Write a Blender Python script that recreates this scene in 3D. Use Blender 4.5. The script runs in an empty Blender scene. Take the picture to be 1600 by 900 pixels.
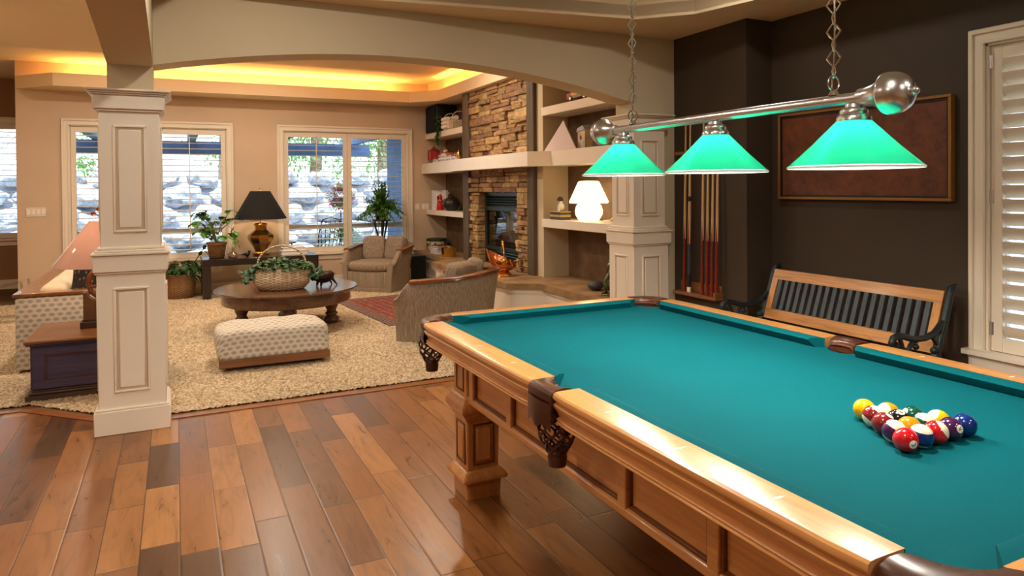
import bpy, bmesh, math, random
from mathutils import Vector, Matrix
random.seed(7)
PI=math.pi
col=bpy.context.scene.collection
sc=bpy.context.scene
# ------------------------------------------------------------------ mesh builder
class MB:
    def __init__(s): s.bm=bmesh.new(); s.mi=0
    def _m(s,vs,fs,M=None):
        nv=[s.bm.verts.new(M@Vector(v) if M else v) for v in vs]
        for f in fs:
            try:
                g=s.bm.faces.new([nv[i] for i in f]); g.material_index=s.mi
            except ValueError: pass
        return nv
    def merge(s,t,M=None):
        t.verts.ensure_lookup_table(); t.verts.index_update()
        s._m([v.co.copy() for v in t.verts],[[v.index for v in f.verts] for f in t.faces],M); t.free()
    def box(s,x0,x1,y0,y1,z0,z1,bev=0,seg=1,M=None):
        t=bmesh.new(); bmesh.ops.create_cube(t,size=1)
        for v in t.verts: v.co=Vector(((x0+x1)/2+v.co.x*(x1-x0),(y0+y1)/2+v.co.y*(y1-y0),(z0+z1)/2+v.co.z*(z1-z0)))
        if bev: bmesh.ops.bevel(t,geom=t.edges[:],offset=bev,segments=seg,affect='EDGES',profile=.5)
        s.merge(t,M); return s
    def lathe(s,prof,seg=24,M=None,sx=1,sy=1,cap=True,rot=0):
        vs=[];fs=[];n=len(prof)
        for r,z in prof:
            for i in range(seg):
                a=2*PI*i/seg+rot; vs.append((r*sx*math.cos(a),r*sy*math.sin(a),z))
        for j in range(n-1):
            for i in range(seg):
                k=(i+1)%seg; fs.append((j*seg+i,j*seg+k,(j+1)*seg+k,(j+1)*seg+i))
        if cap:
            fs.append(tuple(range(seg))[::-1]); fs.append(tuple((n-1)*seg+i for i in range(seg)))
        s._m(vs,fs,M); return s
    def tube(s,pts,r,seg=8,closed=False,M=None,flat=1):
        pts=[Vector(p) for p in pts]; n=len(pts); R=r if isinstance(r,(list,tuple)) else [r]*n
        vs=[];fs=[];up=None
        for i,p in enumerate(pts):
            a=pts[(i-1)%n] if closed or i else p; b=pts[(i+1)%n] if closed or i<n-1 else p
            d=(b-a).normalized()
            if up is None:
                up=Vector((0,0,1)) if abs(d.z)<.9 else Vector((1,0,0))
            u=(up-d*up.dot(d))
            if u.length<1e-4: u=d.orthogonal()
            u.normalize(); w=d.cross(u); up=u
            for k in range(seg):
                t=2*PI*k/seg; vs.append(p+u*(R[i]*math.cos(t)*flat)+w*(R[i]*math.sin(t)))
        for i in range(n if closed else n-1):
            j=(i+1)%n
            for k in range(seg):
                l=(k+1)%seg; fs.append((i*seg+k,i*seg+l,j*seg+l,j*seg+k))
        if not closed: fs.append(tuple(range(seg))[::-1]); fs.append(tuple((n-1)*seg+k for k in range(seg)))
        s._m(vs,fs,M); return s
    def prism(s,poly,d0,d1,axis='z',M=None):
        n=len(poly)
        def P(a,b,d): return (a,b,d) if axis=='z' else ((a,d,b) if axis=='y' else (d,a,b))
        vs=[P(a,b,d0) for a,b in poly]+[P(a,b,d1) for a,b in poly]
        fs=[tuple(range(n))[::-1],tuple(range(n,2*n))]+[(i,(i+1)%n,n+(i+1)%n,n+i) for i in range(n)]
        s._m(vs,fs,M); return s
    def ball(s,c,r,seg=16,M=None,sx=1,sy=1,sz=1):
        t=bmesh.new(); bmesh.ops.create_uvsphere(t,u_segments=seg,v_segments=max(6,seg//2),radius=r)
        for v in t.verts: v.co=Vector((v.co.x*sx+c[0],v.co.y*sy+c[1],v.co.z*sz+c[2]))
        s.merge(t,M); return s
    def grid(s,f,nu,nv,cu=False,cv=False):
        vs=[f(i/(nu if cu else nu-1),j/(nv if cv else nv-1)) for i in range(nu) for j in range(nv)]
        fs=[]
        for i in range(nu if cu else nu-1):
            for j in range(nv if cv else nv-1):
                a=(i+1)%nu;b=(j+1)%nv; fs.append((i*nv+j,a*nv+j,a*nv+b,i*nv+b))
        s._m(vs,fs); return s
    def loft(s,secs,closed=False):
        n=len(secs[0]); vs=[p for q in secs for p in q]; m=len(secs); fs=[]
        for i in range(m if closed else m-1):
            j=(i+1)%m
            for k in range(n):
                l=(k+1)%n; fs.append((i*n+k,i*n+l,j*n+l,j*n+k))
        if not closed: fs.append(tuple(range(n))[::-1]); fs.append(tuple((m-1)*n+k for k in range(n)))
        s._m(vs,fs); return s
def T(name,label,cat,loc=(0,0,0),rz=0,group=None):
    o=bpy.data.objects.new(name,None); col.objects.link(o); o.location=loc; o.rotation_euler=(0,0,rz); o.empty_display_size=.1
    o['label']=label; o['category']=cat
    if group: o['group']=group
    return o
def tag(o,label,cat,group=None,kind=None):
    o['label']=label; o['category']=cat
    if group: o['group']=group
    if kind: o['kind']=kind
    return o
def O(name,mb,mat,parent=None,loc=(0,0,0),ang=40,rz=0,label=None,smooth=True,kind=None):
    me=bpy.data.meshes.new(name); bmesh.ops.recalc_face_normals(mb.bm,faces=mb.bm.faces[:]); mb.bm.to_mesh(me); mb.bm.free()
    for m in (mat if isinstance(mat,(list,tuple)) else [mat]): me.materials.append(m)
    if smooth and len(me.polygons):
        me.polygons.foreach_set('use_smooth',[True]*len(me.polygons)); me.set_sharp_from_angle(angle=math.radians(ang))
    o=bpy.data.objects.new(name,me); col.objects.link(o); o.location=loc; o.rotation_euler=(0,0,rz)
    if parent: o.parent=parent
    if label: o['label']=label
    if kind: o['kind']=kind
    return o
def S(name,mb,mat,parent=None,**k):
    o=O(name,mb,mat,parent,**k)
    if not parent: o['kind']='structure'
    return o
def copy_tree(o,parent=None):
    c=o.copy(); col.objects.link(c)
    if parent: c.parent=parent
    for ch in o.children: copy_tree(ch,c)
    return c
def lin(r,g,b):
    f=lambda c:(c/255/12.92 if c<=10.3 else ((c/255+.055)/1.055)**2.4)
    return (f(r),f(g),f(b),1)
# ------------------------------------------------------------------ materials
class N:
    def __init__(s,name):
        s.m=bpy.data.materials.new(name); s.m.use_nodes=True; s.t=s.m.node_tree; s.t.nodes.clear()
        s.out=s.n('ShaderNodeOutputMaterial'); s.b=None
    def n(s,t,**k):
        x=s.t.nodes.new(t)
        for a,b in k.items():
            if hasattr(x,a): setattr(x,a,b)
            else: x.inputs[a.replace('_',' ')].default_value=b
        return x
    def l(s,a,b): s.t.links.new(a,b)
    def bsdf(s,color=None,rough=.5,metal=0,**k):
        s.b=s.n('ShaderNodeBsdfPrincipled'); s.l(s.b.outputs[0],s.out.inputs[0])
        if color is not None: s.set('Base Color',color)
        s.set('Roughness',rough); s.set('Metallic',metal)
        for a,b in k.items(): s.set(a.replace('_',' '),b)
        return s.b
    def set(s,i,v):
        if hasattr(v,'links'): s.l(v,s.b.inputs[i])
        else: s.b.inputs[i].default_value=v
    def co(s,scale=(1,1,1),out='Object',rot=(0,0,0),loc=(0,0,0)):
        c=s.n('ShaderNodeTexCoord'); m=s.n('ShaderNodeMapping'); m.inputs['Scale'].default_value=scale; m.inputs['Rotation'].default_value=rot; m.inputs['Location'].default_value=loc
        s.l(c.outputs[out],m.inputs[0]); return m.outputs[0]
    def noise(s,vec,scale,detail=3,rough=.5,dist=0):
        x=s.n('ShaderNodeTexNoise'); x.inputs['Scale'].default_value=scale; x.inputs['Detail'].default_value=detail; x.inputs['Roughness'].default_value=rough; x.inputs['Distortion'].default_value=dist
        if vec is not None: s.l(vec,x.inputs['Vector'])
        return x.outputs[0]
    def ramp(s,fac,stops,interp='LINEAR'):
        r=s.n('ShaderNodeValToRGB'); s.l(fac,r.inputs[0]); e=r.color_ramp.elements; r.color_ramp.interpolation=interp
        while len(e)<len(stops): e.new(.5)
        for q,(p,c) in zip(e,stops): q.position=p; q.color=c
        return r.outputs[0]
    def math(s,op,a,b=None,c=None):
        x=s.n('ShaderNodeMath',operation=op)
        for i,v in enumerate((a,b,c)):
            if v is None: continue
            if hasattr(v,'links'): s.l(v,x.inputs[i])
            else: x.inputs[i].default_value=v
        return x.outputs[0]
    def mix(s,fac,a,b,blend='MIX'):
        x=s.n('ShaderNodeMix',data_type='RGBA',blend_type=blend)
        for i,v in ((0,fac),(6,a),(7,b)):
            if hasattr(v,'links'): s.l(v,x.inputs[i])
            else: x.inputs[i].default_value=v
        return x.outputs[2]
    def bump(s,h,strength=.3,dist=.01):
        x=s.n('ShaderNodeBump'); x.inputs['Strength'].default_value=strength; x.inputs['Distance'].default_value=dist
        s.l(h,x.inputs['Height']); s.l(x.outputs[0],s.b.inputs['Normal'])
def simple(name,c,rough=.5,metal=0,nz=0,nscale=20,bump=0,**k):
    n=N(name); n.bsdf(c,rough,metal,**k)
    if nz or bump:
        v=n.noise(n.co(),nscale,4)
        if nz:
            d=tuple(x*(1-nz) for x in c[:3])+(1,); e=tuple(min(1,x*(1+nz)) for x in c[:3])+(1,)
            n.set('Base Color',n.ramp(v,[(.3,d),(.7,e)]))
        if bump: n.bump(v,bump,.004)
    return n.m
def wood(name,dark,mid,light,axis=1,rough=.35,scale=1,coat=0):
    n=N(name); n.bsdf(None,rough); s=[9*scale]*3; s[axis]=.9*scale
    c=n.co(tuple(s)); a=n.noise(c,2.2,5,.6,.8); s2=[60*scale]*3; s2[axis]=2*scale; f=n.noise(n.co(tuple(s2)),2,3)
    base=n.ramp(a,[(.25,dark),(.5,mid),(.75,light)])
    n.set('Base Color',n.mix(.25,base,n.ramp(f,[(.35,dark),(.65,light)]))); n.set('Coat Weight',coat); n.set('Coat Roughness',.15)
    n.bump(f,.06,.002); return n.m
M={}
M['wall']=simple('beige_wall_paint',lin(208,182,154),.85,0,.03,3,.05)
M['ceiling']=simple('ceiling_paint',lin(228,204,168),.85,0,.03,2,.05)
M['beam']=simple('beam_paint',lin(206,188,156),.85,0,.02,3,.06)
M['trim']=simple('cream_trim_paint',lin(236,223,204),.38,0,.02,4)
M['shutter']=simple('shutter_paint',lin(232,218,198),.4,0,.02,4)
M['dark']=simple('dark_brown_wall_paint',lin(60,46,31),.7,0,.06,4,.08)
M['plaster']=simple('dark_brown_plaster',lin(104,78,54),.6,0,.3,7,.15)
M['black']=simple('black_satin',lin(20,18,18),.4)
M['iron']=simple('painted_cast_iron',lin(28,38,40),.42,.3,.2,40,.25)
M['nickel']=simple('brushed_nickel',lin(216,218,222),.27,1)
M['chrome']=simple('chain_nickel',lin(228,226,224),.2,1)
M['brass']=simple('brass',lin(232,186,96),.18,1,.1,6)
M['copper']=simple('polished_copper',lin(226,142,92),.17,1,.18,9)
M['leather']=simple('dark_brown_leather',lin(70,38,24),.32,0,.25,30,.12)
M['pocket']=simple('pocket_red_brown_leather',lin(110,54,34),.4,0,.25,20,.2)
M['white']=simple('white_paint',lin(240,234,228),.5)
M['paper']=simple('white_paper',lin(232,226,222),.7,0,.03,60)
M['leaf']=simple('green_leaf',lin(88,138,50),.45,0,.45,9,Subsurface_Weight=0.0)
M['ivy']=simple('dark_ivy_leaf',lin(44,84,36),.4,0,.5,14)
M['stem']=simple('plant_stem',lin(86,98,46),.6)
M['soil']=simple('potting_soil',lin(40,28,20),.95,0,.3,60,.4)
M['clay']=simple('clay_pot',lin(150,92,48),.6,0,.25,14,.1)
M['pearl']=simple('mother_of_pearl_inlay',lin(250,235,205),.25)
M['iv']=simple('ivory',lin(240,232,205),.4)
M['red']=simple('red_glaze',lin(190,28,24),.25)
M['rust']=simple('terracotta_roof',lin(170,86,50),.7)
M['darkvase']=simple('black_pottery',lin(36,28,26),.35,0,.2,30)
M['stonepeb']=simple('grey_pebble',lin(70,68,66),.6,0,.15,30)
M['frog']=simple('green_bronze',lin(86,96,66),.35,.5,.5,30)
M['pig']=simple('dark_bronze',lin(50,36,26),.4,.6,.35,30,.3)
M['tw']=simple('white_towel',lin(232,222,212),.95,0,.04,60,.3)
M['switch']=simple('switch_plate_plastic',lin(232,214,190),.4)
M['copperplate']=None
def mk():
    # wood floor planks along Y
    n=N('wood_plank_floor'); n.bsdf(None,.27); c=n.n('ShaderNodeTexCoord'); sp=n.n('ShaderNodeSeparateXYZ'); n.l(c.outputs['Object'],sp.inputs[0])
    x=n.math('DIVIDE',sp.outputs[0],.140); row=n.math('FLOOR',x); fx=n.math('FRACT',x)
    w=n.n('ShaderNodeTexWhiteNoise',noise_dimensions='1D'); n.l(row,w.inputs['W'])
    L=n.math('MULTIPLY_ADD',w.outputs[0],.5,.52)
    w2=n.n('ShaderNodeTexWhiteNoise',noise_dimensions='1D'); n.l(n.math('ADD',row,33.3),w2.inputs['W'])
    y=n.math('DIVIDE',n.math('MULTIPLY_ADD',w2.outputs[0],7,sp.outputs[1]),L); cy=n.math('FLOOR',y); fy=n.math('FRACT',y)
    cb=n.n('ShaderNodeCombineXYZ'); n.l(row,cb.inputs[0]); n.l(cy,cb.inputs[1])
    w3=n.n('ShaderNodeTexWhiteNoise',noise_dimensions='2D'); n.l(cb.outputs[0],w3.inputs[0])
    base=n.ramp(w3.outputs[0],[(0,lin(80,54,36)),(.10,lin(108,70,40)),(.42,lin(142,90,46)),(.72,lin(158,102,52)),(1,lin(192,134,76))])
    # grain coords offset per plank
    off=n.n('ShaderNodeVectorMath',operation='MULTIPLY_ADD'); n.l(w3.outputs[1],off.inputs[0]); off.inputs[1].default_value=(9,9,9); n.l(c.outputs['Object'],off.inputs[2])
    mp=n.n('ShaderNodeMapping'); mp.inputs['Scale'].default_value=(11,1.6,1); n.l(off.outputs[0],mp.inputs[0])
    g=n.noise(mp.outputs[0],1.6,6,.62,1.4)
    colr=n.mix(.75,base,n.ramp(g,[(.25,lin(120,112,104)),(.5,lin(222,218,212)),(.78,lin(255,252,248))]),'MULTIPLY')
    mp2=n.n('ShaderNodeMapping'); mp2.inputs['Scale'].default_value=(5,2.2,1); n.l(off.outputs[0],mp2.inputs[0])
    kn=n.noise(mp2.outputs[0],1.3,3,.5,.5)
    colr=n.mix(n.ramp(kn,[(.58,(0,0,0,1)),(.82,(.5,.5,.5,1))]),colr,lin(80,48,28))
    ex=n.math('MINIMUM',fx,n.math('SUBTRACT',1,fx)); ey=n.math('MULTIPLY',n.math('MINIMUM',fy,n.math('SUBTRACT',1,fy)),n.math('DIVIDE',L,.14))
    e=n.math('MINIMUM',ex,ey); gap=n.math('LESS_THAN',e,.012)
    n.set('Base Color',n.mix(gap,colr,lin(52,30,18)))
    n.set('Roughness',n.math('MULTIPLY_ADD',g,.16,.22)); bv=n.math('MINIMUM',e,.05)
    n.bump(n.math('MULTIPLY_ADD',g,.02,bv),.45,.02); M['floor']=n.m
    # carpet
    n=N('frieze_carpet'); n.bsdf(None,1.0,0,Specular_IOR_Level=.05); a=n.n('ShaderNodeAttribute'); a.attribute_name='tuft'; v3=n.noise(n.co(),1.6,3)
    base=n.ramp(a.outputs['Fac'],[(.14,lin(84,66,48)),(.36,lin(150,128,98)),(.62,lin(190,168,136)),(.95,lin(230,212,184))])
    n.set('Base Color',n.mix(.18,base,n.ramp(v3,[(.35,lin(140,112,80)),(.65,lin(190,164,128))]))); M['carpet']=n.m
    # felt
    n=N('green_felt_cloth'); n.bsdf(None,.95,0,Specular_IOR_Level=.08); v=n.noise(n.co(),380,2); v2=n.noise(n.co(),3,3)
    n.set('Base Color',n.mix(.4,n.ramp(v,[(.3,lin(0,72,82)),(.7,lin(2,92,101))]),n.ramp(v2,[(.3,lin(0,78,87)),(.7,lin(2,88,96))]))); n.bump(v,.12,.001); M['felt']=n.m
    # upholstery stripes: vertical thin stripes
    n=N('taupe_striped_upholstery'); n.bsdf(None,.92); a=n.noise(n.co((130,130,2.2)),1,3,.55); b=n.noise(n.co((140,140,140)),2,2)
    n.set('Base Color',n.ramp(a,[(.3,lin(112,98,82)),(.5,lin(140,122,102)),(.7,lin(164,146,124))])); n.bump(b,.2,.002); M['uph']=n.m
    # floral scale pattern
    n=N('fan_pattern_upholstery'); n.bsdf(None,.92); c=n.n('ShaderNodeTexCoord'); sp=n.n('ShaderNodeSeparateXYZ'); n.l(c.outputs['Object'],sp.inputs[0])
    u=n.math('DIVIDE',sp.outputs[0],.055); vv=n.math('DIVIDE',n.math('ADD',sp.outputs[2],sp.outputs[1]),.037)
    r=n.math('FLOOR',vv); u2=n.math('ADD',u,n.math('MULTIPLY',n.math('MODULO',n.math('ABSOLUTE',r),2),.5)); du=n.math('SUBTRACT',n.math('FRACT',u2),.5); dv=n.math('SUBTRACT',n.math('FRACT',vv),.45)
    d=n.math('SQRT',n.math('ADD',n.math('MULTIPLY',du,du),n.math('MULTIPLY',dv,dv)))
    nz=n.noise(n.co(),130,3,.7); d2=n.math('MULTIPLY_ADD',nz,.75,d)
    n.set('Base Color',n.ramp(d2,[(.42,lin(152,145,135)),(.66,lin(176,167,154)),(.86,lin(216,205,188)),(1.0,lin(210,199,182))])); n.bump(nz,.15,.002); M['fan']=n.m
    # rug
    n=N('oriental_rug_pile'); n.bsdf(None,.95); ck=n.n('ShaderNodeTexVoronoi',feature='F1',distance='MANHATTAN'); ck.inputs['Scale'].default_value=11; n.l(n.co((1.0,1.0,1)),ck.inputs[0]); ck.inputs['Randomness'].default_value=.25
    n.set('Base Color',n.ramp(ck.outputs[0],[(.0,lin(36,32,58)),(.22,lin(36,32,58)),(.26,lin(150,110,84)),(.34,lin(112,26,24)),(.6,lin(100,22,22)),(.66,lin(146,92,66))],'CONSTANT')); M['rug']=n.m
    n=N('rug_border_pile'); n.bsdf(None,.95); ck=n.n('ShaderNodeTexVoronoi',feature='F1',distance='MANHATTAN'); ck.inputs['Scale'].default_value=26; n.l(n.co(),ck.inputs[0]); ck.inputs['Randomness'].default_value=.1
    n.set('Base Color',n.ramp(ck.outputs[0],[(0,lin(118,32,28)),(.3,lin(118,32,28)),(.42,lin(178,150,122)),(.6,lin(52,40,54))],'CONSTANT')); M['rugb']=n.m
    # wicker
    def wick(name,a,b,sc_):
        n=N(name); n.bsdf(None,.6); c=n.n('ShaderNodeTexCoord'); sp=n.n('ShaderNodeSeparateXYZ'); n.l(c.outputs['Object'],sp.inputs[0])
        ang=n.math('ARCTAN2',sp.outputs[1],sp.outputs[0]); u=n.math('MULTIPLY',ang,sc_); z=n.math('MULTIPLY',sp.outputs[2],PI/.012)
        rowp=n.math('MULTIPLY',n.math('FLOOR',n.math('DIVIDE',sp.outputs[2],.012)),PI)
        h=n.math('MULTIPLY',n.math('ABSOLUTE',n.math('SINE',z)),n.math('MULTIPLY_ADD',n.math('SINE',n.math('ADD',u,rowp)),.5,.5))
        nz=n.noise(n.co(),40,2)
        n.set('Base Color',n.mix(.2,n.ramp(h,[(.0,a),(.45,b)]),n.ramp(nz,[(.3,a),(.7,b)]))); n.bump(h,.9,.012); return n.m
    M['wicker']=wick('pale_wicker',lin(172,140,100),lin(246,230,200),16); M['wicker2']=wick('brown_wicker',lin(92,58,30),lin(186,136,82),20)
    # ledger stone with per-stone tint
    n=N('ledger_stone'); n.bsdf(None,.85); a=n.n('ShaderNodeVertexColor'); a.layer_name='tint'; v=n.noise(n.co(),16,5,.65)
    n.set('Base Color',n.mix(.6,a.outputs[0],n.ramp(v,[(.3,lin(130,116,100)),(.5,lin(214,204,190)),(.7,lin(255,250,240))]),'MULTIPLY')); n.bump(v,.9,.03); M['ledger']=n.m
    n=N('hearth_flagstone'); n.bsdf(None,.7); v=n.noise(n.co(),5,6,.65); v2=n.noise(n.co(),40,3)
    n.set('Base Color',n.ramp(v,[(.3,lin(116,88,58)),(.5,lin(148,116,78)),(.7,lin(172,136,94))])); n.bump(n.math('ADD',v,n.math('MULTIPLY',v2,.3)),.5,.02); M['flag']=n.m
    # painting canvas
    n=N('rust_mottled_canvas'); n.bsdf(None,.6); v=n.noise(n.co(),14,6,.7); v2=n.noise(n.co(),2,3)
    n.set('Base Color',n.mix(.35,n.ramp(v,[(.3,lin(44,24,14)),(.5,lin(98,50,24)),(.7,lin(124,66,34))]),n.ramp(v2,[(.35,lin(70,36,18)),(.65,lin(126,64,32))]))); n.bump(v,.2,.004); M['canvas']=n.m
    # rock / ground / bark outside
    n=N('garden_boulder'); n.bsdf(None,.9); v=n.noise(n.co(),5,6,.7); n.set('Base Color',n.ramp(v,[(.28,lin(120,128,146)),(.46,lin(196,204,216)),(.62,lin(240,243,248))])); n.bump(v,.9,.08); M['rock']=n.m
    n=N('lawn_ground'); n.bsdf(None,.95); v=n.noise(n.co(),3,5,.7); n.set('Base Color',n.ramp(v,[(.35,lin(110,140,84)),(.55,lin(150,180,110)),(.7,lin(190,190,170))])); M['grass']=n.m
    n=N('outside_leaf'); n.bsdf(None,.6); v=n.noise(n.co(),6,3); n.set('Base Color',n.ramp(v,[(.3,lin(88,130,90)),(.7,lin(170,205,150))])); tr=n.n('ShaderNodeBsdfTranslucent'); tr.inputs[0].default_value=lin(150,200,110); mx=n.n('ShaderNodeMixShader'); mx.inputs[0].default_value=.4; n.l(n.b.outputs[0],mx.inputs[1]); n.l(tr.outputs[0],mx.inputs[2]); n.l(mx.outputs[0],n.out.inputs[0]); M['oleaf']=n.m
    # louvre vent etc
    n=N('window_glass'); t=n.n('ShaderNodeBsdfTransparent'); g=n.n('ShaderNodeBsdfGlossy'); g.inputs['Roughness'].default_value=.02; fr=n.n('ShaderNodeFresnel'); fr.inputs[0].default_value=1.25; mx=n.n('ShaderNodeMixShader'); n.l(fr.outputs[0],mx.inputs[0]); n.l(t.outputs[0],mx.inputs[1]); n.l(g.outputs[0],mx.inputs[2]); n.l(mx.outputs[0],n.out.inputs[0]); M['glass']=n.m
    n=N('fireplace_glass'); t=n.n('ShaderNodeBsdfTransparent'); t.inputs[0].default_value=(.55,.58,.6,1); g=n.n('ShaderNodeBsdfGlossy'); g.inputs['Roughness'].default_value=.03; mx=n.n('ShaderNodeMixShader'); mx.inputs[0].default_value=.28; n.l(t.outputs[0],mx.inputs[1]); n.l(g.outputs[0],mx.inputs[2]); n.l(mx.outputs[0],n.out.inputs[0]); M['fglass']=n.m
    n=N('clear_acrylic'); t=n.n('ShaderNodeBsdfTransparent'); t.inputs[0].default_value=(.9,.93,.93,1); g=n.n('ShaderNodeBsdfGlossy'); g.inputs['Roughness'].default_value=.05; mx=n.n('ShaderNodeMixShader'); mx.inputs[0].default_value=.25; n.l(t.outputs[0],mx.inputs[1]); n.l(g.outputs[0],mx.inputs[2]); n.l(mx.outputs[0],n.out.inputs[0]); M['acrylic']=n.m
    # green shade: translucent cased glass
    def cased(name,colr,tc,mixf,gl):
        n=N(name); d=n.n('ShaderNodeBsdfDiffuse'); d.inputs[0].default_value=colr; t=n.n('ShaderNodeBsdfTranslucent'); t.inputs[0].default_value=tc
        m1=n.n('ShaderNodeMixShader'); m1.inputs[0].default_value=mixf; n.l(d.outputs[0],m1.inputs[1]); n.l(t.outputs[0],m1.inputs[2])
        g=n.n('ShaderNodeBsdfGlossy'); g.inputs['Roughness'].default_value=.06; fr=n.n('ShaderNodeLayerWeight'); m2=n.n('ShaderNodeMixShader'); n.l(n.math('MULTIPLY_ADD',n.math('POWER',fr.outputs[1],4.0),.5,gl),m2.inputs[0]); n.l(m1.outputs[0],m2.inputs[1]); n.l(g.outputs[0],m2.inputs[2]); n.l(m2.outputs[0],n.out.inputs[0]); return n.m
    M['greenglass']=cased('green_cased_glass',lin(0,160,110),(.03,1.0,.58,1),.85,.045); M['whiteglass']=cased('white_glass_liner',(.9,.9,.86,1),(.95,.95,.92,1),.75,.02)
    M['pinkshade']=cased('pink_linen_shade',lin(222,184,166),lin(222,180,156),.32,.0); M['milk']=None
    def emis(name,c,s):
        n=N(name); e=n.n('ShaderNodeEmission'); e.inputs[0].default_value=c; e.inputs[1].default_value=s; n.l(e.outputs[0],n.out.inputs[0]); return n.m
    M['milk']=emis('glowing_milk_glass',(1,.72,.38,1),2.6); M['bulb']=emis('lamp_bulb',(1,.9,.72,1),12); M['led']=emis('warm_led_strip',(1,.42,.09,1),9)
    n=N('dark_pattern_pillow_fabric'); n.bsdf(None,.9); vo=n.n('ShaderNodeTexVoronoi',feature='F1'); vo.inputs['Scale'].default_value=34; n.l(n.co((1,1,.6)),vo.inputs[0]); n.set('Base Color',n.ramp(vo.outputs[0],[(.2,lin(120,96,66)),(.34,lin(34,26,22))])); M['pillow']=n.m
    n=N('striped_drum_glaze'); n.bsdf(None,.5); wv=n.noise(n.co((30,30,14)),1,2); n.set('Base Color',n.ramp(wv,[(.42,lin(48,38,26)),(.5,lin(200,180,132))])); M['drum']=n.m
mk()
M['maple']=wood('honey_maple',lin(184,122,66),lin(208,146,84),lin(226,166,102),1,.28,1,.4)
M['maplex']=wood('honey_maple_crosswise',lin(184,122,66),lin(208,146,84),lin(226,166,102),0,.28,1,.4)
M['maplez']=wood('honey_maple_upright',lin(176,116,62),lin(200,138,78),lin(218,158,96),2,.32,1,.3)
M['mapled']=wood('honey_maple_groove_shade',lin(86,46,20),lin(110,62,28),lin(128,76,36),1,.4,1)  # darker maple copy, shade of the panel edges put into its color
M['oak']=wood('golden_oak',lin(112,64,24),lin(186,124,58),lin(208,148,78),1,.35,1.2,.3)
M['oakz']=wood('golden_oak_upright',lin(150,92,38),lin(196,132,62),lin(212,150,80),2,.35,1.2,.3)
M['slat']=wood('slate_stained_slat',lin(34,44,50),lin(52,64,72),lin(70,82,90),2,.45,1)
M['walnut']=wood('dark_walnut',lin(62,38,22),lin(94,58,34),lin(120,78,48),0,.25,1,.5)
M['espresso']=wood('espresso_wood',lin(26,16,12),lin(38,26,20),lin(50,36,28),0,.3,1,.3)
M['timber']=wood('weathered_timber',lin(62,50,38),lin(88,72,56),lin(108,90,70),2,.7,1)
M['midwood']=wood('brown_wood',lin(88,52,26),lin(122,76,38),lin(142,94,52),0,.35,1,.3)
M['midwoody']=wood('brown_rail_wood',lin(96,56,28),lin(134,84,42),lin(158,104,56),1,.3,1,.4)
M['indigo']=wood('indigo_stained_wood',lin(50,44,66),lin(68,60,90),lin(82,74,106),0,.5,1)
M['cueshaft']=wood('maple_cue_shaft',lin(186,140,90),lin(214,172,120),lin(226,188,138),2,.3,2,.5)
M['cuebutt']=wood('mahogany_cue_butt',lin(86,20,10),lin(124,34,18),lin(140,46,24),2,.2,2,.6)
M['bluebeam']=simple('blue_grey_stain',lin(122,156,208),.8,0,.15,5)
M['trunk']=simple('tree_bark',lin(150,128,124),.9,0,.3,10,.5)
M['pinkfl']=simple('magenta_blossom',lin(214,84,140),.7,0,.4,20)
M['mat']=simple('grey_greenish_enamel',lin(46,60,58),.3,.4)

# ------------------------------------------------------------------ camera
F=1086.7;Y0=304.9;YAW=.4505191;PIT=-.0111480;ROLL=-.0080683;H=1.39
cy,sy,cp,sp_=math.cos(YAW),math.sin(YAW),math.cos(PIT),math.sin(PIT)
f=Vector((sy*cp,cy*cp,sp_)); r=Vector((cy,-sy,0)); u=r.cross(f); cr,sr=math.cos(ROLL),math.sin(ROLL)
r2=cr*r+sr*u; u2=-sr*r+cr*u
cam=bpy.data.cameras.new('camera'); co=bpy.data.objects.new('camera',cam); col.objects.link(co)
co.matrix_world=Matrix(((r2.x,u2.x,-f.x,0),(r2.y,u2.y,-f.y,0),(r2.z,u2.z,-f.z,H),(0,0,0,1)))
cam.sensor_width=36; cam.lens=F/1600*36; cam.shift_y=(Y0-450)/1600; cam.clip_start=.02
sc.camera=co
sc.view_settings.view_transform='Standard'; sc.view_settings.look='None'; sc.view_settings.exposure=0.0
sc.cycles.use_denoising=True; sc.cycles.max_bounces=8; sc.cycles.sample_clamp_indirect=6; sc.cycles.caustics_reflective=False; sc.cycles.caustics_refractive=False
# ------------------------------------------------------------------ room shell
def slab(name,mat,*boxes,parent=None,**k):
    m=MB()
    for b in boxes: m.box(*b)
    return S(name,m,mat,parent,**k)
slab('floor',M['floor'],(-6.2,4.2,-3.2,12.2,-.12,0),smooth=False)
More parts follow.
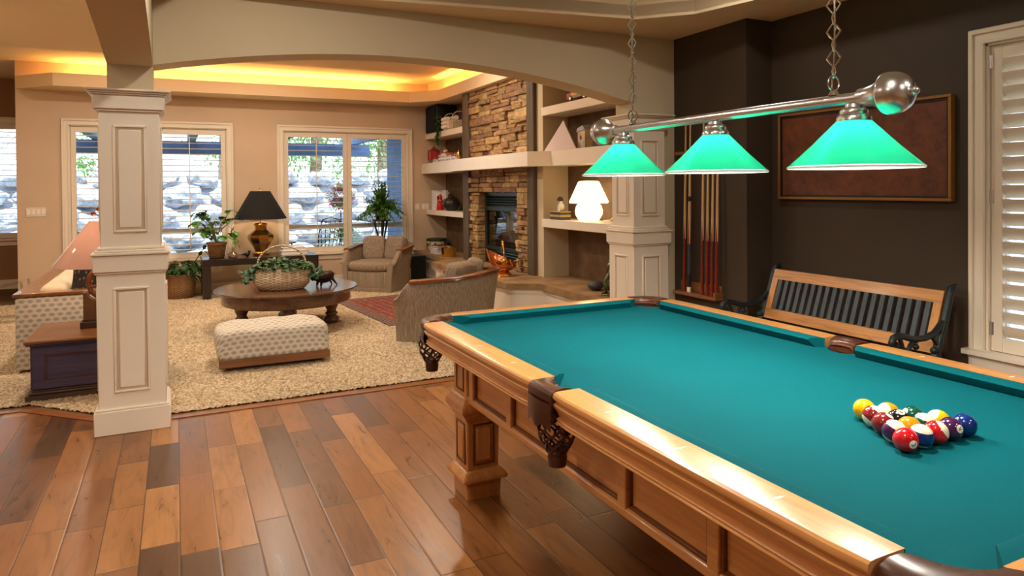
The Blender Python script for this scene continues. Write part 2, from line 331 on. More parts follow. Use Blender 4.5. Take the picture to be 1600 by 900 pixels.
# carpet area (follows the jog left of the column)
m=MB(); m.prism([(-4,5.36),(-.86,5.36),(-.43,4.93),(-.43,4.765),(3.26,4.765),(3.26,10.3),(-1.75,10.3),(-1.75,12),(-2.6,12),(-4,12)],0,.006)
o=O('carpet',m,M['carpet'],smooth=False); tag(o,'beige frieze carpet covering the living area beyond the wood floor','carpet',kind='structure')
import numpy as np
def pile(name,x0,x1,y0,y1,d,keep=None):
    rg_=np.random.default_rng(4); xs_=np.arange(x0,x1,d); ys_=np.arange(y0,y1,d); nx_,ny_=len(xs_),len(ys_)
    X,Y=np.meshgrid(xs_,ys_,indexing='ij'); hgt=rg_.random(X.shape); Z=.008+.013*hgt; X=X+rg_.uniform(-.4,.4,X.shape)*d; Y=Y+rg_.uniform(-.4,.4,X.shape)*d
    idx=np.arange(nx_*ny_).reshape(nx_,ny_); q=np.stack([idx[:-1,:-1],idx[1:,:-1],idx[1:,1:],idx[:-1,1:]],-1).reshape(-1,4)
    if keep: k=keep(xs_[:-1,None]+0*ys_[None,:-1],ys_[None,:-1]+0*xs_[:-1,None]).reshape(-1); q=q[k]
    me=bpy.data.meshes.new(name); me.vertices.add(nx_*ny_); me.vertices.foreach_set('co',np.stack([X,Y,Z],-1).astype(np.float32).ravel())
    n_=len(q); me.loops.add(n_*4); me.loops.foreach_set('vertex_index',q.ravel().astype(np.int32)); me.polygons.add(n_); me.polygons.foreach_set('loop_start',np.arange(0,n_*4,4,dtype=np.int32)); me.polygons.foreach_set('loop_total',np.full(n_,4,dtype=np.int32)); me.update(calc_edges=True)
    at=me.attributes.new('tuft','FLOAT','POINT'); v=np.clip(.55*hgt+.6*rg_.random(X.shape),0,1.2); at.data.foreach_set('value',v.astype(np.float32).ravel())
    me.materials.append(M['carpet']); me.polygons.foreach_set('use_smooth',np.ones(n_,dtype=bool))
    p_=bpy.data.objects.new(name,me); col.objects.link(p_); p_.parent=o; p_['kind']='stuff'
pile('pile',-2.4,3.25,4.768,10.29,.0095,lambda X,Y:((X>-.42)|(Y>5.37)|((Y-4.94)>-(X+.43)))&((X>-1.74)|(Y<10.2)))
m=MB(); w=.085
m.prism([(-4,5.36-w),(-.86-.035,5.36-w),(-.43-.0,4.93-.11),(-.43,4.93),(-.86,5.36),(-4,5.36)],0,.006); m.prism([(-.05,4.765-w),(3.26,4.765-w),(3.26,4.765),(-.05,4.765)],0,.006)
S('trim_1',m,wood('border_plank',lin(112,66,34),lin(140,84,42),lin(166,106,58),0,.3),smooth=False)
# walls
WZ=3.0
slab('wall_back',M['wall'],(-1.75,-1.2,10.3,10.5,0,WZ),(.64,1.38,10.3,10.5,0,WZ),(3.2,4.0,10.3,10.5,0,WZ),(-1.2,.64,10.3,10.5,0,.47),(-1.2,.64,10.3,10.5,2.22,WZ),(1.38,3.2,10.3,10.5,0,.47),(1.38,3.2,10.3,10.5,2.22,WZ),smooth=False)
slab('wall_return',M['wall'],(-1.75,-1.6,10.5,12,0,WZ),smooth=False)
slab('wall_far',simple('taupe_wall_paint',lin(150,116,84),.8),(-6.2,-3.7,12,12.15,0,WZ),(-3.7,-1.95,12,12.15,0,.72),(-3.7,-1.95,12,12.15,2.36,WZ),(-1.95,-1.6,12,12.15,0,WZ),smooth=False)
slab('wall_left',M['wall'],(-6.2,-6.05,-3.2,12.15,0,WZ),smooth=False)
slab('wall_rear',M['wall'],(-6.2,4.2,-3.2,-3.05,0,WZ),smooth=False)
slab('wall_right',M['dark'],(3.98,4.15,-3.2,1.05,0,2.62),(3.98,4.15,2.29,3.80,0,2.62),(3.98,4.15,1.05,2.29,0,.47),(3.98,4.15,1.05,2.29,2.16,2.62),smooth=False)
slab('wall_bump',M['dark'],(3.73,4.15,3.80,4.85,0,2.62),smooth=False)
slab('wall_fireplace',M['wall'],(3.84,4.15,4.85,10.3,0,WZ),smooth=False)
slab('wall_nib',M['beam'],(3.60,3.735,4.612,4.85,0,1.949),smooth=False)
# dark plaster backs of the alcoves
slab('wall_alcove',M['plaster'],(3.83,3.845,8.6,10.3,.43,2.66),(3.83,3.845,4.85,6.52,.43,2.66),smooth=False)
# chimney breast behind the stone and the alcove partition
slab('wall_chimney',M['beam'],(3.66,3.84,6.7,7.12,.4,2.66),(3.66,3.84,8.27,8.6,.4,2.66),(3.66,3.84,7.12,8.27,1.35,2.66),smooth=False)
slab('wall_partition',M['beam'],(3.525,3.84,6.52,6.66,.43,2.66),smooth=False)
# ceilings: living room upper ceiling, soffit with cove, games room soffit and tray
slab('ceiling_living',M['ceiling'],(-6.2,-.23,-3.2,12.2,2.99,3.1),(-.23,4.15,4.72,12.2,2.99,3.1),smooth=False)
def soffit(name,poly,mat,z0,z1):
    m=MB(); m.prism(poly,z0,z1); return S(name,m,mat,smooth=False)
sof=[(-1.75,10.3),(-1.30,9.82),(3.09,9.82),(3.42,9.48),(3.42,4.84),(3.84,4.84),(3.84,10.3)]
soffit('soffit',sof,M['ceiling'],2.645,2.665)
def lip(a,b,t=.02):
    d=(Vector(b)-Vector(a)).normalized(); nn=Vector((-d.y,d.x))*t; return [a,b,(b[0]+nn.x,b[1]+nn.y),(a[0]+nn.x,a[1]+nn.y)]
m=MB()
for i in range(4): m.prism(lip(sof[i],sof[i+1]),2.664,2.80)
S('cove_lip',m,M['ceiling'],smooth=False)
slab('cornice_wall',M['ceiling'],(3.55,3.84,4.84,10.3,2.665,2.99),smooth=False)
def ring(name,outer,hole,z0,z1,mat):
    # strips between an outer rectangle polygon and hole with equal vertex counts
    m=MB(); n=len(hole)
    for i in range(n):
        j=(i+1)%n; m.prism([outer[i],outer[j],hole[j],hole[i]],z0,z1)
    return S(name,m,mat,smooth=False)
hole=[(.12,4.46),(1.13,4.42),(3.016,4.149),(3.304,3.858),(3.42,3.40),(3.42,-2),(.12,-2)]
outer=[(-.23,4.72),(1.13,4.72),(3.3,4.72),(4.1,4.72),(4.1,3.4),(4.1,-3.1),(-.23,-3.1)]
ring('ceiling_soffit',outer,hole,2.60,2.70,M['ceiling'])
m=MB(); grow=[(x+(.06 if x>1.5 else -.06),y+(.06 if y>0 else -.06)) for x,y in hole]
n_=len(hole)
for i in range(n_):
    j=(i+1)%n_; m.prism([hole[i],hole[j],grow[j],grow[i]],2.62,2.86)
S('tray_side',m,M['ceiling'],smooth=False)
m=MB(); m.prism(grow,2.86,2.92); S('ceiling_tray',m,M['ceiling'],smooth=False)
# arched beams
def arch(f0,a0,a1,b0,b1,axis,name):
    m=MB(); n=36; pts=[(a0+(a1-a0)*i/n,f0(a0+(a1-a0)*i/n)) for i in range(n+1)]
    q=pts+[(a1,3.0),(a0,3.0)]
    m.prism(q,b0,b1,'y' if axis=='x' else 'x')
    return S(name,m,M['beam'],ang=30)
xb=lambda x: 2.115-.045*(x+.11)/3.42+.195*max(0,1-((x-1.55)/1.72)**2)
arch(xb,-.11,3.31,4.61,4.845,'x','beam_arch')
arch(lambda y:2.12+.18*(1-((y-1.8)/2.8)**2),-1,4.61,-.347,-.111,'y','beam_side')
slab('beam_end',M['beam'],(3.31,3.74,4.61,4.845,1.95,3.0),smooth=False)
slab('beam_post',M['beam'],(-.347,-.111,4.61,4.845,1.9,3.0),smooth=False)
# ------------------------------------------------------------------ column and pilaster
def panel(m,x0,x1,z0,z1,M_=None,t=.012,w=.016):
    m.box(x0,x1,-.002,.02,z0,z1,M=M_)
def column(name,x0,x1,y0,y1,sides,up=None):
    # belts (x0..x1,y0..y1) largest; lower shaft inset .022, upper inset .04
    root=bpy.data.objects.new(name,None); col.objects.link(root); root['kind']='structure'; cx,cyy=(x0+x1)/2,(y0+y1)/2
    root.location=(x0,y0,0); X=x1-x0; Y=y1-y0
    def bx(i,z0,z1,b=.004): return (i,X-i,i,Y-i,z0,z1,b)
    m=MB(); m.box(*bx(.0,0,.135)); m.lathe([(.5,0),(.46,.0)],4) if 0 else None
    m.box(*bx(.008,.135,.148)); O('base',m,M['trim'],root)
    m=MB(); m.box(*bx(.022,.0,.93)); O('lower_shaft',m,M['trim'],root)
    m=MB(); m.box(*bx(.004,.925,1.02)); m.box(*bx(.012,.912,.925)); m.box(*bx(-.006,1.02,1.037)); m.box(*bx(.012,1.037,1.05)); m.box(*bx(.024,1.05,1.066)); O('belt',m,M['trim'],root)
    m=MB(); m.box(*bx(.04,1.04,1.90)); O('upper_shaft',m,M['trim'],root)
    m=MB(); m.box(*bx(.012,1.855,1.935)); m.box(*bx(.024,1.842,1.855)); m.box(*bx(.0,1.935,1.945)); m.box(*bx(-.012,1.945,1.955)); m.box(*bx(-.024,1.955,1.968)); O('capital',m,M['trim'],root)
    for sd in sides:
        for (z0,z1,i,mg) in ((.235,.835,.022,.082),(1.15,1.765,.04,.07)):
            W=X if sd=='f' else Y; a,b=i+mg,W-i-mg
            if sd=='f': R=Matrix.Translation((0,i,0))
            elif sd=='l': R=Matrix.Translation((i,0,0))@Matrix.Rotation(PI/2,4,'Z')@Matrix.Scale(-1,4,(0,1,0))
            else: R=Matrix.Translation((X-i,0,0))@Matrix.Rotation(PI/2,4,'Z')
            # molding: frame + strip with groove shade painted in + raised field
            m=MB(); fr=.013
            for (p0,p1,q0,q1) in ((a,b,z0,z0+fr),(a,b,z1-fr,z1),(a,a+fr,z0+fr,z1-fr),(b-fr,b,z0+fr,z1-fr)): m.box(p0,p1,-.010,.004,q0,q1,.003,M=R)
            O('panel_molding',m,M['trim'],root)
            m=MB(); m.box(a+.026,b-.026,-.005,.006,z0+.026,z1-.026,.004,M=R); O('raised_panel',m,M['trim'],root)
            m=MB(); m.box(a+.013,b-.013,-.0012,.004,z0+.013,z1-.013,M=R); O('panel_recess',m,M['groove'],root)
    return root
M['sash']=simple('white_sash_paint',lin(232,236,240),.4)
M['groove']=simple('groove_shade_paint',lin(198,174,144),.5)  # darker tan stands in for shade in the panel grooves
column('column',-.43,-.04,4.53,4.92,'frl')
column('pilaster',3.25,3.64,4.53,4.92,'fl')
# baseboards
m=MB(); 
for b in ((-1.75,-1.28,10.285,10.3,0,.12),(-1.28,3.3,10.285,10.3,0,.12)): m.box(*b,.004)
S('baseboard_back',m,M['trim'])
m=MB(); m.box(-6,-1.6,11.985,12,0,.14,.004); S('baseboard_far',m,M['trim'])
m=MB(); m.box(3.965,3.98,-3,3.8,0,.12,.004); m.box(3.715,3.73,3.8,4.6,0,.12,.004); S('baseboard_right',m,M['trim'])
# ------------------------------------------------------------------ windows
def casing(m,w,z0,z1,W=.085):
    # local: opening x 0..w, z z0..z1, wall face y=0, room towards -y
    for (a,b,c,d) in ((-W,0,z0-.0,z1+W),(w,w+W,z0-.0,z1+W)):
        m.box(a,b,-.016,0,c,d,.003); e=(a+.006,a+.03) if a<0 else (b-.03,b-.006); m.box(e[0],e[1],-.03,-.016,c,d-(.006),.004); e2=(b-.016,b) if a<0 else (a,a+.016); m.box(e2[0],e2[1],-.024,-.014,c,d-W+.016,.003)
    m.box(-W,w+W,-.0155,0,z1,z1+W,.003); m.box(-W+.006,w+W-.006,-.0305,-.016,z1+W-.03,z1+W-.006,.004); m.box(-.016,w+.016,-.0245,-.014,z1,z1+.016,.003)
def shutter(parent,x0,x1,z0,z1,tilt,pitch=.0765,st=.058,top=.07,bot=.075,rod=True,y=.02,hinge=None):
    root=bpy.data.objects.new('shutter_panel',None); col.objects.link(root); root.parent=parent
    m=MB(); t=.028
    m.box(x0,x0+st,y,y+t,z0,z1,.002); m.box(x1-st,x1,y,y+t,z0,z1,.002); m.box(x0+st,x1-st,y,y+t,z1-top,z1,.002); m.box(x0+st,x1-st,y,y+t,z0,z0+bot,.002); O('shutter_frame',m,M['shutter'],root)
    m=MB(); a,b=z0+bot,z1-top; n=int((b-a)/pitch+.3); pt=(b-a)/n
    for i in range(n):
        zc=a+pt*(i+.5); R=Matrix.Translation((0,y+t/2,zc))@Matrix.Rotation(tilt,4,'X')
        pr=[(.044*math.cos(q)*(1),.0055*math.sin(q)) for q in [2*PI*k/10 for k in range(10)]]
        vs=[(x0+st+.002,p,q) for p,q in pr]+[(x1-st-.002,p,q) for p,q in pr]; fs=[tuple(range(10)),tuple(range(10,20))[::-1]]+[(k,(k+1)%10,10+(k+1)%10,10+k) for k in range(10)]
        m._m(vs,fs,R)
    O('louvers',m,M['shutter'],root)
    if rod:
        m=MB(); xm=(x0+x1)/2; m.box(xm-.006,xm+.006,y-.036,y-.026,a+.02,b-.03,.002); m.box(xm-.004,xm+.004,y-.034,y+.0,b+.004,b+.02,.001); O('tilt_rod',m,M['shutter'],root)
    for hz in hinge or ():
        m=MB(); m.tube([(x0-.004,y-.004,hz-.035),(x0-.004,y-.004,hz+.035)],.006,8); m.box(x0-.02,x0+.014,y-.002,y,hz-.035,hz+.035); O('hinge',m,M['nickel'],root)
    return root
def window(name,loc,rz,w,z0,z1,npan,tilt,hinge=None,rail=None,rod=True):
    root=bpy.data.objects.new(name,None); col.objects.link(root); root['kind']='structure'; root.location=loc; root.rotation_euler=(0,0,rz)
    m=MB(); casing(m,w,z0,z1); O('casing',m,M['trim'],root)
    m=MB(); m.box(-.105,w+.105,-.055,.019,z0-.03,z0+.002,.004); m.box(-.085,w+.085,-.018,0,z0-.10,z0-.03,.003); m.box(-.085,w+.085,-.026,0,z0-.048,z0-.03,.004); O('sill',m,M['trim'],root)
    m=MB()
    for b in ((0,.012,0,.15,z0,z1),(w-.012,w,0,.15,z0,z1),(0,w,0,.15,z1-.012,z1),(0,w,0,.15,z0-.01,z0+.0)): m.box(*b)
    O('jamb',m,M['trim'],root)
    m=MB()
    for b in ((.012,.05,.10,.14,z0,z1),(w-.05,w-.012,.10,.14,z0,z1),(.05,w-.05,.10,.14,z1-.05,z1-.012),(.05,w-.05,.10,.14,z0,z0+.04)): m.box(*b)
    if rail: m.box(.05,w-.05,.095,.14,rail,rail+.07,.004); m.box(w/2-.02,w/2+.02,.10,.139,z0+.04,z1-.05)
    O('sash',m,M['sash'],root)
    m=MB(); m.box(.04,w-.04,.118,.122,z0+.03,z1-.03); O('pane',m,M['glass'],root,smooth=False)
    g=.006; pw=(w-.024)/npan
    for i in range(npan): shutter(root,.012+pw*i+g/2,.012+pw*(i+1)-g/2,z0+.004,z1-.016,tilt,rod=rod,hinge=hinge if i==0 else None)
    return root
window('window_1',(-1.2,10.3,0),0,1.84,.47,2.22,2,0,rail=.80)
window('window_2',(1.38,10.3,0),0,1.82,.47,2.22,2,0,rail=.80)
window('window_3',(3.98,2.29,0),-PI/2,1.24,.475,2.15,2,math.radians(-52),hinge=(.60,1.32,2.05),rod=False)
window('window_4',(-3.7,12,0),0,1.75,.72,2.36,2,0,rail=None)
# ------------------------------------------------------------------ fireplace wall
fp=T('fireplace','stacked ledger-stone fireplace with dark metal insert between two weathered timber posts','fireplace',(3.6,7.7,.43))
def loc(o,p): return (o.location.x,o.location.y,o.location.z)
def stones():
    rng=random.Random(3); bm=bmesh.new(); lay=bm.loops.layers.float_color.new('tint')
    cols=[lin(204,170,118),lin(190,156,106),lin(176,138,92),lin(214,182,130),lin(168,128,92),lin(160,122,96),lin(186,150,110)]
    def st(y0,y1,z0,z1):
        d=rng.uniform(0,.05); c=rng.choice(cols); k=rng.uniform(.75,1.1); c=(c[0]*k,c[1]*k,c[2]*k,1); g=.004
        t=bmesh.new(); bmesh.ops.create_cube(t,size=1)
        for v in t.verts: v.co=Vector((3.59-d/2+v.co.x*(.12+d)-3.6,(y0+y1)/2+v.co.y*(y1-y0-g)-7.7,(z0+z1)/2+v.co.z*(z1-z0-g)-.43))
        bmesh.ops.bevel(t,geom=t.edges[:],offset=.007,segments=1,affect='EDGES'); bmesh.ops.subdivide_edges(t,edges=[e for e in t.edges if e.calc_length()>.05],cuts=2,use_grid_fill=True)
        for v in t.verts: v.co+=Vector((rng.uniform(-.009,.006),rng.uniform(-.003,.003),rng.uniform(-.003,.003)))
        t.verts.index_update(); nv=[bm.verts.new(v.co) for v in t.verts]
        for f_ in t.faces:
            try: q=bm.faces.new([nv[v.index] for v in f_.verts])
            except ValueError: continue
            for l_ in q.loops: l_[lay]=c
        t.free()
    def fill(ya,yb,za,zb,mw=.36):
        z=za
        while z<zb-.01:
            h=rng.choice([.045,.06,.075,.09,.105]); h=min(h,zb-z); 
            if zb-z-h<.035: h=zb-z
            y=ya
            while y<yb-.01:
                w=rng.uniform(.1,mw); 
                if yb-y-w<.08: w=yb-y
                if h>.085 and rng.random()<.3:
                    q=h*rng.uniform(.4,.6); st(y,y+w,z,z+q); st(y,y+w,z+q,z+h)
                else: st(y,y+w,z,z+h)
                y+=w
            z+=h
    fill(6.82,7.14,.43,1.33,.24); fill(8.25,8.52,.43,1.33,.24); fill(6.82,8.52,1.33,1.62); fill(6.82,8.52,1.76,2.645)
    me=bpy.data.meshes.new('stone_surround'); bmesh.ops.recalc_face_normals(bm,faces=bm.faces[:]); bm.to_mesh(me); bm.free(); me.materials.append(M['ledger'])
    o=bpy.data.objects.new('stone_surround',me); col.objects.link(o); o.parent=fp
stones()
def L(m,o): # shift world mesh into object's local frame
    bmesh.ops.translate(m.bm,verts=m.bm.verts[:],vec=-Vector(o.location)); return m
for y0,y1 in ((6.66,6.82),(8.52,8.72)):
    m=MB(); m.box(3.48,3.66,y0,y1,.43,2.645,.006); O('timber_post',L(m,fp),M['timber'],fp)
# firebox insert
m=MB(); Y0f,Y1f=7.14,8.25; xf=3.60
m.box(xf,xf+.05,Y0f,Y0f+.05,.43,1.33); m.box(xf,xf+.05,Y1f-.05,Y1f,.43,1.33); m.box(xf,xf+.05,Y0f+.05,Y1f-.05,1.29,1.33); m.box(xf-.012,xf+.05,Y0f+.03,Y1f-.03,1.10,1.155,.004); m.box(xf,xf+.05,Y0f+.05,Y1f-.05,.61,.65); m.box(xf,xf+.05,Y0f+.05,Y1f-.05,.43,.45)
O('insert_frame',L(m,fp),M['mat'],fp)
for nm,za,zb in (('upper_grille',1.165,1.285),('lower_grille',.46,.60)):
    m=MB(); k=4
    for i in range(k):
        z=za+(zb-za)*(i+.5)/k; R=Matrix.Translation((xf+.02,0,z))@Matrix.Rotation(.5,4,'Y'); m.box(-.016,.016,Y0f+.05,Y1f-.05,-.005,.005,M=R)
    m.box(xf+.04,xf+.05,Y0f+.05,Y1f-.05,za-.01,zb+.01); O(nm,L(m,fp),M['mat'],fp)
m=MB(); m.box(xf+.055,xf+.23,Y0f-.0,Y1f,.45,.62); m.box(xf+.22,xf+.235,Y0f,Y1f,.45,1.3); m.box(xf+.05,xf+.23,Y0f,Y0f+.012,.6,1.3); m.box(xf+.05,xf+.23,Y1f-.012,Y1f,.6,1.3); m.box(xf+.05,xf+.23,Y0f,Y1f,1.28,1.3); O('firebox',L(m,fp),M['black'],fp)
m=MB()
for y,z,a in ((7.45,.68,.3),(7.75,.72,-.2),(7.95,.67,.15),(7.65,.79,.5)): m.tube([(xf+.12+.05*math.sin(a),y-.2,z-.02),(xf+.13,y,z+.015),(xf+.12-.05*math.sin(a),y+.2,z-.01)],[.035,.05,.04],8)
O('ceramic_logs',L(m,fp),M['trunk'],fp)
m=MB(); m.box(xf+.02,xf+.024,Y0f+.05,Y1f-.05,.65,1.10); O('glass_door',L(m,fp),M['fglass'],fp,smooth=False)
# mantel and shelves
mt=T('mantel_shelf','long thick cream mantel shelf running across the stone fireplace and both alcoves','shelf',(3.5,7.5,1.61))
m=MB(); m.prism([(3.825,4.93),(3.5,4.93),(3.5,6.30),(3.3,6.45),(3.3,8.72),(3.43,8.95),(3.43,10.295),(3.825,10.295),(3.825,8.73),(3.47,8.73),(3.47,6.5),(3.825,6.5)],1.61,1.763); O('board',L(m,mt),M['trim'],mt,smooth=False)
def shelf(label,x0,x1,y0,y1,z0,z1,g='alcove shelves'):
    m=MB(); m.box(x0,x1,y0,y1,z0,z1,.003); o=O('alcove_shelf',m,M['trim']); tag(o,label,'shelf',g); return o
shelf('upper cream shelf left of the fireplace holding the black speaker',3.5,3.825,8.725,10.295,2.138,2.22)
shelf('middle cream shelf left of the fireplace holding white books and red figure',3.5,3.825,8.725,10.295,.982,1.056)
shelf('top cream shelf right of the fireplace holding the toy bus',3.5,3.825,4.93,6.515,2.144,2.231)
shelf('lower cream shelf right of the fireplace holding the glowing white lamp',3.5,3.825,4.93,6.515,.966,1.053)
hb=T('hearth_bench','raised hearth bench with rough brown flagstone top and cream base','hearth bench',(3.4,7.6,0))
hp=[(3.24,4.93),(3.25,6.08),(2.965,6.28),(2.99,8.58),(3.28,8.82),(3.31,10.29),(3.825,10.29),(3.825,4.93)]
def inset(p,d): return [(x+(d if x<3.5 else 0),y) for x,y in p]
m=MB(); rng=random.Random(5)
def dens(p):
    out=[]
    for i in range(len(p)):
        a,b=Vector(p[i]),Vector(p[(i+1)%len(p)]); n=max(1,int((b-a).length/.07)) if a.x<3.5 and b.x<3.5 else 1
        for k in range(n):
            q=a.lerp(b,k/n)
            if k: q=q+Vector((rng.uniform(-.007,.007),rng.uniform(-.004,.004)))
            out.append((q.x,q.y))
    return out
m.prism(dens(hp),.372,.43); O('flagstone_slab',L(m,hb),M['flag'],hb,ang=20)
m=MB(); m.prism(inset(hp,.05),0,.33); m.prism(inset(hp,.035),.33,.372); O('base',L(m,hb),M['trim'],hb,smooth=False)
m=MB(); m.prism(inset(hp,.034),0,.10); m.prism(inset(hp,.042),.10,.112); O('toe_molding',L(m,hb),M['trim'],hb,smooth=False)
# small wall plates
def plate(x,z,w,h,lab,keys,g='wall plates on the window wall'):
    t=T('switch_plate',lab,'switch plate',(x,10.3,z),0,g); m=MB(); m.box(-w/2,w/2,-.007,0,-h/2,h/2,.003); O('plate',m,M['switch'],t)
    for i in range(keys):
        a=-w/2+w*(i+.5)/keys; m=MB(); m.box(a-.017,a+.017,-.012,-.006,-.033,.033,.002); O('rocker',m,M['white'],t)
plate(-1.557,1.131,.21,.115,'wide four-gang cream switch plate left of the left window',4)
plate(3.356,1.103,.08,.10,'narrow cream wall plate right of the double window',1)
plate(3.486,1.102,.125,.10,'wider cream wall plate beside the white books',2)
# ------------------------------------------------------------------ painting, cues, bench
pt=T('framed_painting','dark rust mottled canvas in a thin gilded frame on the brown wall','painting',(3.98,3.083,1.595))
m=MB(); a,b=.628,.305
m.box(-.022,-.004,-a+.03,a-.03,-b+.03,b-.03); O('canvas',m,M['canvas'],pt,smooth=False)
m=MB()
for q in ((-a,a,b-.018,b),(-a,a,-b,-b+.018),(-a,-a+.018,-b+.018,b-.018),(a-.018,a,-b+.018,b-.018)): m.box(-.04,0,*q,.002)
O('frame',m,simple('antique_gilt',lin(150,106,52),.4,.4),pt)
m=MB()
for q in ((-a+.018,a-.018,b-.03,b-.018),(-a+.018,a-.018,-b+.018,-b+.03),(-a+.018,-a+.03,-b+.03,b-.03),(a-.03,a-.018,-b+.03,b-.03)): m.box(-.03,-.003,*q)
O('inner_liner',m,M['black'],pt)
ck=T('cue_rack','narrow wooden wall cue rack with a ledge holding pool cues','cue rack',(3.73,4.285,.53))
m=MB(); m.box(-.09,-.001,-.245,.245,-.012,.016,.004); m.box(-.016,-.001,-.235,.235,.016,.095,.003); m.box(-.09,-.001,-.245,-.225,.016,.05,.003); O('ledge',m,M['midwoody'],ck)
m=MB(); m.box(-.075,-.001,-.245,.245,1.11,1.135,.004); m.box(-.014,-.001,-.235,.235,1.06,1.11,.003); O('holder_bar',m,M['midwoody'],ck)
def cue(y,lab,kind):
    t=T('pool_cue',lab,'pool cue',(3.672,y,.547),0,'pool cues standing in the wall rack')
    lean=.018
    def seg(z0,z1,r0,r1,mat,nm):
        m=MB(); m.tube([(lean*z0,0,z0),(lean*z1,0,z1)],[r0,r1],12); O(nm,m,mat,t)
    if kind==0:
        seg(0,.42,.0145,.0125,M['cuebutt'],'butt'); seg(.42,1.33,.0125,.0065,M['cueshaft'],'shaft')
        m=MB(); m.lathe([(.0125,.0),(.010,.18),(.0,.34)],8,Matrix.Translation((lean*.42,0,.40)),cap=False); m.lathe([(.0128,.415),(.0126,.43)],12,Matrix.Translation((lean*.42,0,0)))
        pts=MB()
        for k in range(4):
            a=k*PI/2+.4; pts._m([(lean*.42+.0127*math.cos(a-.55),.0127*math.sin(a-.55),.42),(lean*.42+.0129*math.cos(a),.0129*math.sin(a),.42),(lean*.42+.0127*math.cos(a+.55),.0127*math.sin(a+.55),.42),(lean*.56+.0118*math.cos(a),.0118*math.sin(a),.58)],[(0,1,3),(1,2,3)])
        m.bm.free(); O('butt_point',pts,M['cuebutt'],t)
    else:
        seg(0,.04,.0165,.016,M['iv'],'bumper'); seg(.04,.14,.016,.0155,M['black'],'butt_sleeve'); seg(.14,.38,.0155,.0145,simple('grey_cue_wrap',lin(58,62,66),.8),'wrap'); seg(.38,.72,.0145,.0118,M['cueshaft'],'forearm'); seg(.72,.76,.012,.0118,M['black'],'joint'); seg(.76,1.33,.0105,.0065,M['cueshaft'],'shaft')
        pts=MB()
        for k in range(4):
            a=k*PI/2+.3; pts._m([(lean*.38+.0148*math.cos(a-.5),.0148*math.sin(a-.5),.38),(lean*.38+.0150*math.cos(a),.0150*math.sin(a),.38),(lean*.38+.0148*math.cos(a+.5),.0148*math.sin(a+.5),.38),(lean*.6+.0130*math.cos(a),.0130*math.sin(a),.62)],[(0,1,3),(1,2,3)])
        O('inlay_point',pts,M['cuebutt'],t)
    seg(1.33,1.347,.0066,.0062,M['iv'],'tip')
cue(4.425,'leftmost pool cue in the wall rack, standing just left of the grey-wrapped cue',0)
cue(4.37,'pool cue with a grey wrapped grip and white butt cap in the wall rack',1)
for y,l in ((4.215,'first of the four red-butted cues, next after the gap in the rack'),(4.16,'second of the four red-butted cues counted from the gap'),(4.105,'third of the four red-butted cues counted from the gap'),(4.055,'last red-butted cue at the right end of the wall rack')): cue(y,l,0)
# garden bench (faces -X), back top at z .80
bn=T('garden_bench','oak and black cast-iron park bench with slatted back against the brown wall','bench',(3.68,3.005,0))
hl=.60
def bk(z): return (z-.45)*(.12/.35)       # lean of the back
def rail(m,za,zb,y0,y1,t=.024):
    m.prism([(bk(za),za),(bk(za)+t,za),(bk(zb)+t,zb),(bk(zb),zb)],y0,y1,'y')
def railx(name,za,zb,y0,y1,mat,t=.024):
    m=MB(); rail(m,za,zb,y0,y1,t); O(name,m,mat,bn,ang=30)
railx('top_rail',.735,.80,-hl,hl,M['oak']); railx('bottom_rail',.47,.535,-hl,hl,M['oak'])
railx('end_stile',.535,.735,hl-.045,hl,M['oakz']); railx('end_stile',.535,.735,-hl,-hl+.045,M['oakz'])
for i in range(20):
    y=-hl+.045+(2*hl-.09)*(i+.5)/20; m=MB(); rail(m,.535,.735,y-.0145,y+.0145,.016); O('back_slat',m,M['slat'],bn,ang=30)
for i in range(4):
    m=MB(); x=-.40+.105*i; m.box(x-.045,x+.045,-hl,hl,.405,.43,.004); O('seat_slat',m,M['oak'],bn)
for s in (-1,1):
    y=s*(hl+.022); m=MB()
    m.tube([(bk(.42)-.0,y,.42),(bk(.6)+.02,y,.6),(bk(.78)+.02,y,.78),(bk(.82)+.025,y,.815),(bk(.83)+.05,y,.822),(bk(.82)+.06,y,.80)],[.024,.022,.021,.022,.02,.014],8)
    m.box(bk(.6)-.01,bk(.6)+.03,y-.012,y+.012,.55,.62)
    m.tube([(bk(.62)+.01,y,.64),(-.0,y,.585),(-.08,y,.565),(-.17,y,.567),(-.25,y,.59),(-.30,y,.60),(-.335,y,.59),(-.35,y,.565),(-.34,y,.54),(-.318,y,.535),(-.305,y,.55),(-.315,y,.565)],[.016,.017,.017,.017,.017,.018,.018,.017,.016,.014,.012,.010],8)
    m.tube([(-.17,y,.562),(-.20,y,.54),(-.225,y,.50),(-.24,y,.44),(-.27,y,.41)],[.010,.012,.013,.014,.016],8); m.tube([(-.29,y,.595),(-.27,y,.55),(-.245,y,.49)],[.012,.012,.013],8); m.ball((-.155,y,.527),.017,10); m.tube([(-.17,y,.562),(-.15,y,.55),(-.155,y,.53)],.008,6)
    m.tube([(-.03,y,.575),(.0,y,.545),(.025,y,.51),(.02,y,.47)],.012,6); m.ball((.0,y,.49),.022,10)
    m.tube([(.02,y,.46),(.04,y,.42),(.05,y,.3),(.09,y,.14),(.14,y,.0)],[.022,.022,.018,.018,.024],8); m.tube([(-.27,y,.42),(-.30,y,.39),(-.29,y,.25),(-.31,y,.12),(-.37,y,.0)],[.02,.02,.018,.018,.024],8); m.tube([(.04,y,.40),(-.12,y,.385),(-.29,y,.40)],.018,8); m.tube([(.05,y,.25),(-.1,y,.32),(-.29,y,.22)],.011,6)
    O('iron_end_frame',m,M['iron'],bn,ang=50)
